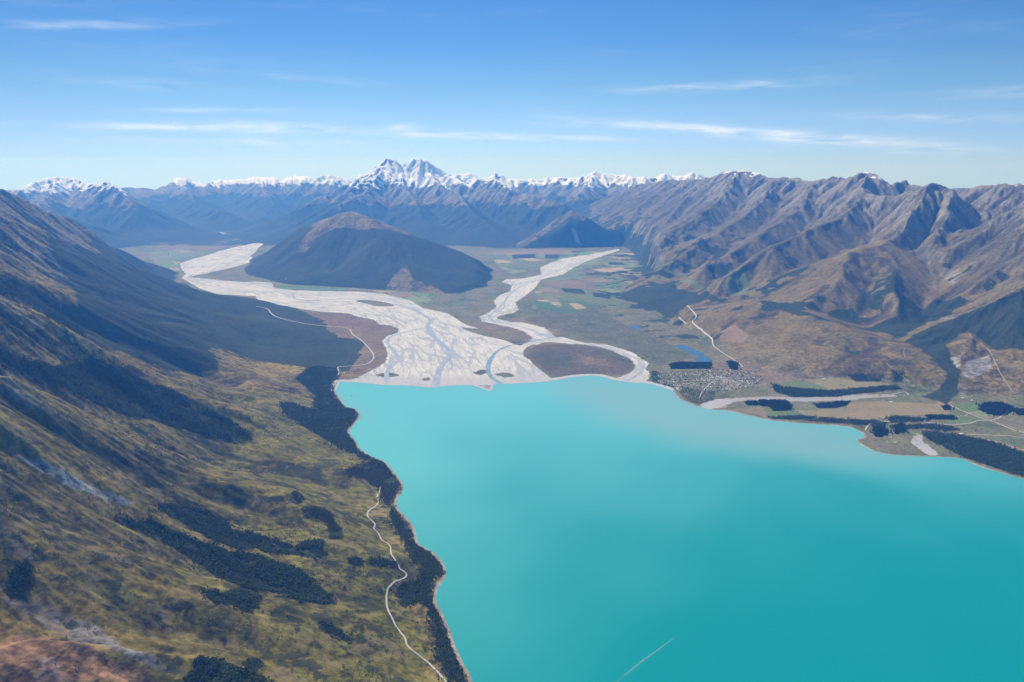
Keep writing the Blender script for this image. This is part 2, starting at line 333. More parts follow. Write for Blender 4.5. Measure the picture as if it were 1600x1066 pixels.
hb = bil(base, X, Y); gxs = bil(SGX, X, Y); gys = bil(SGY, X, Y); kindv = who[np.clip(np.round((Y - GY0) / GS).astype(int), 0, len(gy) - 1), np.clip(np.round((X - GX0) / GS).astype(int), 0, len(gx) - 1)]
relief = sstep(20, 500, hb)
hill_m = sstep(5, 60, hb)
K = lambda n: (kindv == KINDS.index(n))
amp = np.select([K('hill') | K('small_hill'), K('foothill'), K('mountainside'), K('snow_mountain'), K('distant_range'), K('mountain_range')], [0.34, 0.6, 0.62, 1.15, 1.15, 1.1], 0.3).astype(np.float32)
ampG = blur(np.select([(who == KINDS.index(n)) for n in KINDS[1:]], [0.45, 0.45, 1.25, 1.25, .95, 0.7, 0.8], 0.4).astype(np.float32), 10)
amp = bil(ampG, X, Y)
Z = hb.copy()
Z += 60 * amp * relief * fbm(X, Y, 1500, 4, 21)
ero = np.zeros_like(hb); gxe = gxs.copy(); gye = gys.copy()
A = 58.0; S = 900.0
for o in range(6):
    gl = np.hypot(gxe, gye) + 1e-4
    sn = np.minimum(gl * 2.2, 1.0)
    dx = -gye / gl * sn * 1.0; dy = gxe / gl * sn * 1.0
    v, vx, vy = gully_octave(X / S + o * 13.7, Y / S - o * 5.1, dx.astype(np.float32), dy.astype(np.float32), 5 + o)
    k = A * amp * relief * np.clip(sn, .25, 1) * (1 + 1.5 * sstep(900, 1800, hb) * (o > 0))
    Z += k * (v - 0.25); ero += v * A / 58.0
    gxe += k / S * vx * 0.55; gye += k / S * vy * 0.55
    A *= 0.52; S *= 0.5
Z += 26 * amp * sstep(600, 1600, hb) * fbm(X, Y, 260, 4, 31, 0.55, True)
alp = bil(blur(((who == KINDS.index('snow_mountain')) | (who == KINDS.index('distant_range'))).astype(np.float32), 6), X, Y)
Z += alp * sstep(700, 1500, hb) * (150 * fbm(X, Y, 1900, 6, 37, 0.55, True) - 50)
FLATS = [(700,470),(765,450),(775,396),(800,390),(975,385),(1000,400),(1008,438),(962,452),(985,478),(1055,508),(1100,524),(1120,545),(1165,572),(1205,590),(1300,592),(1400,601),(1458,614),(1482,632),(1540,632),(1600,642),(1900,700),(1900,900),(1000,640),(800,620)]
fl_sd = poly_sd(X, Y, flat(*np.array(FLATS, float).T), 900.0) + 120 * fbm(X, Y, 600, 3, 77)
Z *= 1 - .985 * sstep(-420, 60, fl_sd); hb = hb * (1 - .985 * sstep(-420, 60, fl_sd)); hill_m = np.minimum(hill_m, sstep(5, 60, hb))
undul = 8 * hill_m * fbm(X, Y, 420, 4, 41) 
Z += undul
_cn = np.zeros(base.shape, np.float32); _cd = np.zeros(base.shape, np.float32)
def _sample(F_, x, y):
    r = np.hypot(x, y); a = np.arctan2(x, y); i = np.clip(np.searchsorted(RR, r) - 1, 0, NR - 2); j = np.clip(np.searchsorted(AZ, a) - 1, 0, NC - 2)
    return F_[i, j]
_ZG0 = np.maximum(Z * hill_m, 0).reshape(NR, NC)
for kind, lst in RIDGES.items():                      # bring the crests back to their surveyed heights
    for l in lst[:]:
        for (px, py, D, w) in l:
            q = at(float(px), float(py), D); rad = 90 + D * 7
            if q[2] < 150 or abs(math.atan2(q[0], q[1])) > .66: continue
            uu, vv = np.meshgrid(np.linspace(-rad, rad, 9), np.linspace(-rad, rad, 9))
            dz = float(np.clip(q[2] - np.percentile(_sample(_ZG0, q[0] + uu.ravel(), q[1] + vv.ravel()), 92), -220, 320))
            sg = 350 + 14 * D; i0, i1 = int(max(0, (q[1] - 3 * sg - GY0) / GS)), int((q[1] + 3 * sg - GY0) / GS) + 1; j0, j1 = int(max(0, (q[0] - 3 * sg - GX0) / GS)), int((q[0] + 3 * sg - GX0) / GS) + 1
            wv = np.exp(-((GXX[i0:i1, j0:j1] - q[0]) ** 2 + (GYY[i0:i1, j0:j1] - q[1]) ** 2) / (2 * (sg * .8) ** 2))
            _cn[i0:i1, j0:j1] += wv * dz; _cd[i0:i1, j0:j1] += wv
corr = _cn / np.maximum(_cd, 1.0) ; corr = np.where(_cd > 1, corr, _cn)
Z += bil(corr.astype(np.float32), X, Y) * sstep(60, 500, hb)
floor = 2.0 + 1.6 * (fbm(X, Y, 900, 3, 51) + 0.6) * sstep(0, 1500, -lake_sd)
Z = np.maximum(Z * hill_m, 0) + floor
dsh = np.maximum(-lake_sd, 0)          # the land climbs gently from the shore
cap = 0.22 * dsh + 0.35 * np.maximum(dsh - 250, 0)
hz_ = np.maximum(Z - floor, 0)
Zc = floor + np.minimum(hz_, cap) - np.maximum(0, 25 - np.abs(hz_ - cap)) * 0.25 * (hz_ > 12)
Z = np.where(dsh < 1200, np.maximum(Zc, np.minimum(Z, floor)), Z)
bank = sstep(-10, 60, -lake_sd)
land = np.where(lake_sd < 0, 0.9 + (Z - 0.9) * bank + np.minimum(-lake_sd * 0.02, 2), 0.9 - lake_sd * 0.08)
Z = np.where(lake_sd > -1400, land, Z).astype(np.float32)
Z = np.where(lake_sd > 0, np.maximum(Z, -20) , Z)
ZG = Z.reshape(NR, NC)

def height(x, y):
    r = np.hypot(x, y); a = np.arctan2(x, y)
    i = np.clip(np.searchsorted(RR, r) - 1, 0, NR - 2); j = np.clip(np.searchsorted(AZ, a) - 1, 0, NC - 2)
    u = np.clip((r - RR[i]) / (RR[i + 1] - RR[i]), 0, 1); v = np.clip((a - AZ[j]) / (AZ[j + 1] - AZ[j]), 0, 1)
    return (ZG[i, j] * (1 - v) + ZG[i, j + 1] * v) * (1 - u) + (ZG[i + 1, j] * (1 - v) + ZG[i + 1, j + 1] * v) * u
def ground(px, py):                  # first place on the terrain seen at a pixel
    px = np.atleast_1d(np.asarray(px, float)); py = np.atleast_1d(np.asarray(py, float))
    r = rays(px, py); hl = np.hypot(r[:, 0], r[:, 1]); r = r / hl[:, None]
    D = np.concatenate([np.arange(900, 6000, 12.), np.arange(6000, 16000, 20.), np.arange(16000, 44000, 50.)])
    out = np.zeros((len(px), 3))
    for k in range(len(px)):
        xs, ys, zs = r[k, 0] * D, r[k, 1] * D, CAM_H + r[k, 2] * D
        hit = np.nonzero(zs <= np.maximum(height(xs, ys), 0))[0]
        i = hit[0] if len(hit) else len(D) - 1
        out[k] = (xs[i], ys[i], max(height(xs[i:i+1], ys[i:i+1])[0], 0))
    return out

# ----------------------------------------------------------------- land cover: what grows or lies where (map outlines)
def region(px_poly, margin=300.0, flatland=False, smooth=0):
    p = np.array(px_poly, float)
    if smooth: p = curve(np.vstack([p, p[:1]]), smooth)[:-1]
    w = flat(p[:, 0], p[:, 1]) if flatland else ground(p[:, 0], p[:, 1])[:, :2]
    return w
def sd_of(px_poly, margin=300.0, flatland=False, smooth=0):
    return poly_sd(X, Y, region(px_poly, margin, flatland, smooth), margin)
n1 = fbm(X, Y, 700, 4, 61); n2 = fbm(X, Y, 180, 4, 71); n3 = fbm(X, Y, 60, 3, 81); n4 = fbm(X, Y, 2500, 3, 91)
GR, GC = NR, NC
dR = np.gradient(RR)[:, None]; dA = (np.gradient(AZ)[None, :] * RR[:, None])
zr = np.gradient(ZG, axis=0) / dR; za = np.gradient(ZG, axis=1) / dA
sA, cA = np.sin(AZ)[None, :], np.cos(AZ)[None, :]
nxv = (zr * sA + za * cA).ravel(); nyv = (zr * cA - za * sA).ravel()          # height gradient in x and y
slope = np.hypot(nxv, nyv)

# gravel of the two braided rivers, the stream by the village and the fan on the right shore
G_DELTA = [(532,599),(560,590),(577,581),(590,574),(603,566),(606,553),(603,545),(597,533),(605,525),(622,520),(623,514),(610,509),(592,507),(585,500),(560,495),(545,490),(500,487),(470,483),(430,476),(402,470),(400,463),(365,461),(340,460),(312,451),(290,438),(297,431),(315,429),(325,427),(350,421),(372,416),(388,411),(398,407),(391,400),(399,394),(404,387),(412,381),(398,380),(384,383),(360,388),(345,392),(320,400),(300,405),(281,412),(283,420),(290,428),(284,434),(288,438),(300,434),(330,436),(350,439),(385,441),(400,440),(425,442),(428,450),(460,454),(500,455),(560,456),(600,460),(640,469),(662,482),(700,490),(725,506),(748,514),(720,512),(735,519),(762,526),(790,532),(800,537),(813,540),(822,536),(832,533),(838,536),(826,541),(817,549),(818,556),(828,563),(836,573),(848,581),(857,589),(868,594),(868,604),(700,612),(530,606)]
G_REES = [(966,389),(940,394),(915,399),(880,404),(860,411),(843,419),(846,429),(820,435),(790,437),(784,441),(800,446),(797,455),(780,462),(772,470),(775,480),(765,488),(750,495),(752,502),(775,507),(800,512),(820,519),(833,528),(826,536),(840,539),(850,535),(868,535),(892,538),(906,537),(930,541),(955,548),(974,557),(985,561),(994,572),(986,582),(974,588),(958,594),(960,602),(1008,600),(1016,588),(1014,583),(1008,576),(1014,568),(1000,560),(988,551),(970,545),(945,538),(915,536),(897,532),(880,527),(868,528),(861,520),(850,512),(830,507),(808,503),(799,504),(780,499),(776,496),(790,491),(804,489),(811,484),(805,473),(820,463),(834,452),(840,445),(845,437),(862,433),(880,429),(895,419),(915,409),(945,399),(968,391)]
G_BURN = [(1093,633),(1115,625),(1150,622),(1200,620),(1260,622),(1330,618),(1400,617),(1400,620),(1345,623),(1330,626),(1260,628),(1200,626),(1150,628),(1125,637),(1105,640)]
G_FAN = [(1422,690),(1433,678),(1441,680),(1443,691),(1456,702),(1468,711),(1452,712),(1436,702)]
G_FAR = [[(285,358),(302,357),(302,361),(287,361)],[(984,377),(997,375),(998,379),(986,380)],[(342,363),(353,364),(350,366)],[(400,373),(425,374),(424,377),(402,376)]]
grav = np.maximum(sd_of(G_DELTA, 300, True), sd_of(G_REES, 300, True))
I_1 = sd_of([(325,431),(352,425),(380,424),(400,426),(398,436),(386,440),(350,437),(328,434)], 300, True)
grav = np.where(I_1 > -60, np.minimum(grav, -I_1), grav)
for pl in ([(555,470),(575,469),(612,475),(612,479),(585,478)],[(586,587),(600,583),(620,584),(622,588),(600,590)],[(660,592),(670,590),(672,594),(663,595)],[(740,583),(752,578),(765,580),(750,587)],[(772,586),(790,582),(805,588),(790,590)]):
    q = sd_of(pl, 200, True, 2); grav = np.where(q > -40, np.minimum(grav, -q), grav)
grav = np.maximum(grav, np.maximum(sd_of(G_BURN, 200, True), sd_of(G_FAN, 200, True)))
for g in G_FAR: grav = np.maximum(grav, sd_of(g, 300, False))
grav = grav + 22 * n3 + 16 * n2
grav = np.where(hb > 14, np.minimum(grav, 20 - 3 * (hb - 14)), grav)
grav = np.where(lake_sd > -60, np.where((X > -2300) & (X < 1700) & (Y > 8000) & (grav > -250), np.maximum(grav, 60), grav), grav)
def arc_coords(px_line, x, y):
    c = flat(*curve(px_line, 4).T); s0 = 0.0
    best = np.full(x.shape, 1e12); sv = np.zeros(x.shape); nv = np.zeros(x.shape)
    for a, b in zip(c[:-1], c[1:]):
        ex, ey = b - a; ln = math.hypot(ex, ey) + 1e-6
        t = np.clip(((x - a[0]) * ex + (y - a[1]) * ey) / ln ** 2, 0, 1)
        dx, dy = x - a[0] - t * ex, y - a[1] - t * ey; d = dx * dx + dy * dy; m = d < best
        best[m] = d[m]; sv[m] = (s0 + t * ln)[m]; nv[m] = ((ex * dy - ey * dx) / ln)[m]; s0 += ln
    return sv, nv
flow = np.zeros((len(X), 3), np.float32)
gm = grav > -120
DART = [(400,383),(380,395),(345,408),(312,420),(293,436),(340,449),(400,452),(460,466),(540,472),(600,485),(640,505),(672,540),(690,570),(700,610)]
REES = [(965,390),(930,400),(880,415),(850,428),(810,442),(790,465),(770,490),(770,501),(820,515),(860,530),(920,539),(980,553),(1003,575),(985,600)]
sx, nx_ = arc_coords(DART, X[gm], Y[gm]); sx2, nx2 = arc_coords(REES, X[gm], Y[gm])
bx_, bn_ = arc_coords([(1095,636),(1150,624),(1250,624),(1330,621),(1400,618)], X[gm], Y[gm]); fx_, fn_ = arc_coords([(1440,680),(1450,700),(1455,716)], X[gm], Y[gm])
for s_, n_, off in ((bx_, bn_, 70000), (fx_, fn_, 90000)):
    e_ = np.abs(n_) < np.minimum(np.abs(nx_), np.abs(nx2)); sx2 = np.where(e_, s_ + off, sx2); nx2 = np.where(e_, n_, nx2)
ee = np.abs(nx2) < np.abs(nx_)
flow[gm, 0] = np.where(ee, sx2 + 40000, sx); flow[gm, 1] = np.where(ee, nx2 + 9000, nx_)

# forests
F = {
 'a': [(60,352),(84,372),(100,374),(130,386),(160,398),(200,412),(240,425),(290,443),(340,462),(400,484),(450,500),(512,506),(508,514),(520,522),(521,533),(515,540),(498,540),(480,548),(465,556),(440,545),(405,540),(400,562),(365,552),(340,545),(325,548),(345,570),(345,582),(320,587),(280,582),(240,572),(215,562),(180,548),(150,530),(120,515),(100,500),(92,480),(98,466),(120,478),(128,455),(100,430),(82,402)],
 'b': [(-60,425),(0,433),(25,442),(50,450),(72,462),(95,475),(125,512),(98,515),(75,497),(50,482),(28,468),(0,457),(-60,440)],
 'c': [(-60,540),(0,548),(10,550),(40,560),(60,568),(90,572),(110,574),(120,563),(150,562),(165,572),(200,582),(235,600),(265,612),(290,620),(300,640),(330,648),(360,660),(385,675),(400,690),(350,690),(290,671),(250,661),(200,652),(165,638),(130,620),(100,608),(60,594),(40,585),(0,570),(-60,560)],
 'd': [(462,592),(485,575),(495,572),(525,576),(530,590),(518,597),(524,612),(524,622),(533,630),(550,637),(560,650),(548,667),(543,676),(554,690),(563,702),(590,712),(610,730),(600,735),(570,720),(545,708),(530,700),(515,690),(500,682),(480,672),(455,655),(440,640),(440,630),(462,632),(488,640),(494,620),(480,606)],
 'e': [(540,735),(570,722),(600,724),(615,737),(626,752),(626,765),(616,782),(608,792),(600,785),(592,765),(575,752),(560,747),(545,743)],
 'f': [(612,795),(640,828),(655,856),(680,868),(692,885),(688,900),(676,912),(674,935),(688,960),(698,985),(703,1010),(713,1035),(735,1070),(700,1070),(690,1040),(680,1000),(672,965),(668,950),(655,942),(632,946),(618,930),(630,912),(655,908),(648,882),(640,860),(625,840),(612,815)],
 'g': [(248,790),(290,792),(320,800),(345,812),(370,830),(400,840),(430,846),(462,856),(480,848),(500,852),(510,868),(490,875),(465,868),(430,866),(400,857),(360,857),(325,843),(300,824),(265,806)],
 'h': [(180,812),(230,812),(260,823),(290,838),(320,850),(360,862),(400,868),(430,878),(455,885),(480,905),(515,932),(524,944),(500,945),(470,940),(440,928),(400,922),(370,914),(330,893),(300,877),(270,852),(240,836)],
 'i': [(316,922),(350,930),(380,925),(402,932),(403,950),(385,956),(360,946),(335,946)],
 'k': [(20,885),(35,878),(46,886),(42,910),(35,932),(12,928),(12,900)],
 'l': [(310,1028),(340,1032),(380,1045),(430,1070),(290,1075)],
 'm': [(498,972),(515,973),(552,1003),(547,1008),(510,990)],
 'n': [(472,795),(500,793),(515,803),(535,830),(533,842),(515,842),(508,815),(480,810)],
 'o': [(455,772),(466,770),(470,785),(465,790)], 'p': [(470,848),(502,845),(504,857),(474,858)], 'q': [(545,873),(565,872),(566,884),(548,882)],
 'r': [(575,874),(600,873),(620,880),(620,886),(580,884)],
 's': [(375,1040),(400,1030),(408,1045),(392,1052)],
 # around the village and the right shore
 't': [(1046,571),(1065,567),(1110,568),(1110,576),(1049,577)],
 'u': [(1167,629),(1187,627),(1188,634),(1168,634)], 'v': [(1189,627),(1228,628),(1234,634),(1233,642),(1212,642),(1206,636),(1190,635)],
 'w': [(1208,600),(1225,606),(1300,612),(1360,606),(1398,603),(1408,609),(1370,613),(1340,616),(1300,621),(1240,621),(1212,613)],
 'x': [(1273,633),(1300,630),(1325,626),(1322,634),(1300,638),(1278,638)],
 'y': [(1200,652),(1250,650),(1300,654),(1384,658),(1384,664),(1350,665),(1300,661),(1250,657),(1215,655)],
 'z': [(1442,676),(1470,675),(1500,681),(1550,691),(1610,714),(1610,748),(1560,733),(1530,723),(1500,712),(1470,697),(1450,687)],
 'aa': [(1530,641),(1536,632),(1560,630),(1580,636),(1584,641),(1562,650),(1542,647)], 'ab': [(1366,669),(1380,667),(1384,680),(1369,684)],
 'ac': [(1396,666),(1410,664),(1414,674),(1400,679)], 'ad': [(1451,650),(1490,652),(1490,656),(1451,656)], 'ae': [(1385,655),(1400,651),(1450,656),(1450,659),(1392,661)],
 'af': [(1400,667),(1440,664),(1480,666),(1500,672),(1480,674),(1440,670),(1405,672)], 'ag': [(1588,640),(1610,640),(1610,650),(1590,648)], 'ah': [(1474,636),(1482,634),(1484,641),(1476,642)],
 'ai': [(1140,565),(1152,568),(1150,578),(1140,576)], 'aj': [(1325,587),(1345,585),(1380,588),(1378,596),(1340,597)], 'ak': [(1390,580),(1410,582),(1415,594),(1395,598)],
 'al': [(1395,425),(1412,438),(1415,462),(1440,482),(1478,462),(1500,462),(1515,470),(1470,497),(1430,515),(1405,528),(1375,520),(1330,510),(1370,505),(1405,500),(1402,470),(1390,450)],
 'am': [(1440,518),(1500,492),(1560,472),(1610,458),(1610,552),(1560,550),(1530,534),(1500,524),(1478,540),(1492,570),(1505,585),(1500,612),(1480,632),(1440,620),(1470,602),(1478,585),(1450,555),(1412,535)],
 'an': [(962,466),(985,456),(1000,446),(1020,452),(1042,441),(1060,452),(1085,456),(1110,460),(1140,467),(1130,474),(1100,470),(1075,478),(1060,490),(1040,497),(1030,484),(1010,486),(995,474)],
 'ao': [(876,450),(912,452),(916,460),(880,457)], 'ap': [(925,456),(955,462),(955,468),(930,464)], 'aq': [(1040,370),(1110,340),(1116,346),(1060,372)],
 'ar': [(1200,465),(1280,500),(1330,512),(1250,495),(1205,478)], 'as': [(1290,490),(1330,478),(1360,500),(1310,500)], 'at': [(1350,455),(1385,465),(1380,490),(1350,480)],
 'au': [(1020,425),(1060,428),(1055,433),(1020,430)], 'av': [(800,398),(838,397),(838,403),(800,405)], 'aw': [(850,398),(875,398),(873,405),(852,404)],
}
forest = np.full(X.shape, -300.0, np.float32)
FS = {}
for k, pl in F.items():
    w = region(pl); FS[k] = w
    forest = np.maximum(forest, poly_sd(X, Y, w, 300.0))
zf = Z
brown = np.maximum(sd_of([(463,394),(474,375),(488,360),(500,349),(520,339),(545,331),(580,338),(612,352),(640,368),(600,357),(560,350),(530,357),(502,368),(490,382),(476,394)]),
                   sd_of([(583,460),(628,419),(640,424),(645,436),(662,442),(690,456),(700,462)]))
slip = sd_of([(893,358),(900,360),(903,370),(909,383),(899,381),(896,370)])
brown = np.maximum(brown, slip)
brown = np.maximum(brown, sd_of([(806,387),(838,360),(868,339),(895,326),(912,333),(926,346),(912,345),(890,338),(865,356),(835,376),(815,388)]))
f_hill = np.where((K('hill') | K('small_hill')) & (hb > 12), 250 + 0 * zf, -300)
f_hill = np.minimum(f_hill, -brown)
f_hill = np.where(K('hill'), np.minimum(f_hill, (960 - zf) * 0.8), f_hill)
f_snow = np.where(K('snow_mountain') | K('distant_range'), (980 + 240 * n1 - zf) * 0.7, -300)
f_right = np.where(K('mountain_range') & (Y > 15500) & (hb > 18), (330 + 420 * n2 + np.clip((Y - 18000) / 12000, 0, 1) * 450 + 380 * n1 - zf) * 0.8, -300)
f_blot = np.where((K('mountain_range') | K('foothill') | K('valley_floor')) & (X > 1600) & (Y > 10500) & (zf < 900), (n1 * 1.2 + n2 * .8 - 0.30 + .20 * sstep(12300, 14500, Y) * (X > 2300) - 0.20 * sstep(400, 1000, zf)) * 300, -300)
f_val = np.where((Y > 23300) & (X < -1500) & (hb < 60), (n1 + .5 * n4 + .28) * 300, -300)
f_left = np.where(K('mountainside') & (Y > 8800), (1050 + 420 * n1 - zf) * 0.9, -300)
f_gul = np.where(K('mountainside') & (Y < 9500), (-ero * 0.6 + n2 * 0.9 + .5 * n1 - .86) * 150, -300)
f_gul2 = np.where((K('mountain_range') | K('foothill')) & (Y < 15500) & (zf < 1000) & (hb > 40), (-ero * 0.45 + n2 * 1.0 + n1 * .6 - 0.92) * 150, -300)
forest = np.maximum.reduce([forest, f_val, f_hill, f_snow, f_right, f_blot, f_left, f_gul, f_gul2]) + (46 * n1 + 50 * n2) * np.where(Y > 6500, 1.0, .7) * np.where((X > 900) & (hb < 25) & (Y < 11000), .3, 1.0) + 24 * n3
forest = np.where(lake_sd > -8, -100, forest)
forest = np.where(grav > -15, -100, forest)

# ground colours
def mix(a, b, t): return a + (b - a) * np.clip(t, 0, 1)[:, None]
c = lambda *v: np.array(v, np.float32)[None, :]
alb = np.repeat(c(.160, .150, .078), len(X), 0)
alb = mix(alb, c(.115, .140, .060), sstep(-.1, .35, n1))
alb = mix(alb, c(.200, .150, .095), sstep(0.0, .4, n4 + .5 * n2))
hillc = mix(np.repeat(c(.180, .145, .068), len(X), 0), c(.12, .115, .05), sstep(.0, .5, n1 + .5 * n2))
hillc = mix(hillc, c(.085, .068, .045), sstep(.0, .5, n2 - .5 * ero))
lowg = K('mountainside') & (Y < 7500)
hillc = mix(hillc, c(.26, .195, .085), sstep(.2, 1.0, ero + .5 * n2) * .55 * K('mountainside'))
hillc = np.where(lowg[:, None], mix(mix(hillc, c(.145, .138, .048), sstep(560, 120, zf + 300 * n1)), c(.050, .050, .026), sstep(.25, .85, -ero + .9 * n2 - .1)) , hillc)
rock = mix(np.repeat(c(.25, .24, .235), len(X), 0), c(.10, .097, .10), sstep(-.5, .6, n3 + n2 - .9 * ero))
farr = K('mountain_range') | K('foothill')
hillc = np.where((K('mountain_range'))[:, None], mix(hillc, c(.125, .112, .078), sstep(400, 1100, zf)), hillc)
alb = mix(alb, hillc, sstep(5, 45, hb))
rk = np.where(K('mountain_range'), sstep(1350, 1700, zf + 420 * n1 + 650 * (slope - .6) - 160 * ero) , np.where(K('snow_mountain') | K('distant_range'), sstep(1000, 1350, zf + 200 * n2), sstep(1.0, 1.4, slope + .5 * n2) * .6))
rk = np.maximum(rk, sstep(.95, 1.3, slope + .3 * n3) * (hb > 100)) * np.where(K('mountainside'), .35, 1)
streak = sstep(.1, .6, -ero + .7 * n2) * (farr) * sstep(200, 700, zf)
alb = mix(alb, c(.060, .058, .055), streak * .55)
alb = mix(alb, c(.195, .175, .100), sstep(.05, .6, n4 * 1.2 + n1 * .7) * farr * (hb > 60) * .7)
alb = mix(alb, c(.075, .070, .065), sstep(.1, .55, -n4 * .9 + n2 * .8) * farr * (hb > 150) * .6)
scree = sstep(.25, .6, n2 + .6 * ero - .2) * sstep(300, 900, zf) * farr
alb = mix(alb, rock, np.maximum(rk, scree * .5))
tame = np.zeros(len(X), np.float32)
FARMS = [[(770,396),(960,391),(1012,400),(1008,440),(960,462),(885,486),(832,482),(838,452),(855,430),(880,416),(800,428),(775,415)], [(235,394),(286,390),(300,394),(278,412),(285,430),(250,426)], [(410,428),(560,446),(690,462),(660,478),(600,460),(500,454),(430,447)], [(1200,640),(1330,645),(1380,652),(1330,660),(1250,655)], [(1500,640),(1600,645),(1610,680),(1560,664)]]
def paint(pl, col, k=1.0, soft_m=12.0, flatland=False, smooth=0):
    global alb
    sd = sd_of(pl, 200, flatland, smooth)
    f_ = sstep(-soft_m, soft_m, sd + soft_m * .8 * n3) * k
    alb = mix(alb, c(*col), f_)
    if k >= .85 and soft_m >= 12 and flatland is False and Y[int(np.argmax(sd))] > 7000: tame[:] = np.maximum(tame, f_)
dk = np.where(K('mountainside') & (Y < 8500), .84, np.where(farr & (hb > 60), .86, 1.0)).astype(np.float32); alb = alb * dk[:, None]
alb = alb * np.where((K('mountainside') & (Y < 9000))[:, None], c(1.22, 1.14, .62), np.where((farr & (hb > 60))[:, None], c(1.10, 1.02, .78), 1.0)).astype(np.float32)
fz = np.maximum.reduce([sd_of(p_, 300, True) for p_ in FARMS]) + 60 * n2
th_ = .45; fu, fv = (X * math.cos(th_) + Y * math.sin(th_)) / 420., (-X * math.sin(th_) + Y * math.cos(th_)) / 640.
fi = np.floor(fu + .35 * (np.floor(fv) % 3)).astype(int); fj = np.floor(fv).astype(int); fh = _hash2(fi, fj, 3)
PAL = np.array([(.10,.155,.06),(.135,.165,.075),(.20,.17,.09),(.26,.21,.12),(.115,.135,.06),(.16,.13,.085),(.085,.12,.055)], np.float32)
fcol = PAL[(fh[0] * 6.99).astype(int)] * 1.45
fm_ = (fz > 0) & (hb < 8) & (fh[1] > .18)
alb = np.where(fm_[:, None], fcol, alb); edge_ = (np.minimum(np.abs((fu + .35 * (np.floor(fv) % 3)) % 1 - .5), np.abs(fv % 1 - .5)) * 0 + np.maximum(np.abs((fu + .35 * (np.floor(fv) % 3)) % 1 - .5) , np.abs(fv % 1 - .5)) > .465) & fm_ & (n2 > -.05)
alb = np.where(edge_[:, None], c(.045, .06, .035), alb); tame = np.maximum(tame, fm_ * .8).astype(np.float32)
RED = (.170, .115, .085)
paint([(365,460),(400,463),(402,471),(430,477),(470,484),(500,488),(545,491),(585,502),(623,515),(605,525),(597,534),(606,553),(603,566),(590,574),(560,590),(530,597),(480,560),(440,560),(400,530),(380,480)], (.185,.135,.085), 1, 40, True)
paint([(500,512),(530,514),(552,522),(562,531),(540,533),(515,535),(522,530),(521,521)], RED, .9, 20, True)
paint([(402,475),(470,487),(545,494),(590,510),(600,515),(560,512),(500,506),(440,496)], RED, .6, 40, True)
paint([(835,542),(860,538),(900,539),(930,543),(960,550),(985,562),(992,574),(970,586),(930,583),(900,586),(870,590),(850,578),(822,558)], (.115,.090,.060), .9, 40, True)
paint([(830,550),(870,548),(900,556),(890,575),(850,572)], (.075,.085,.05), .7, 60, True)
paint([(925,545),(975,556),(985,570),(955,560)], (.085,.095,.05), .6, 50, True)
paint([(905,558),(950,562),(952,572),(915,570)], (.20,.14,.08), .7, 50, True)
paint([(880,478),(930,482),(960,500),(1000,520),(1050,540),(1080,560),(1030,572),(1000,555),(960,540),(900,525),(860,512),(820,500)], (.105,.110,.062), .8, 60, True)
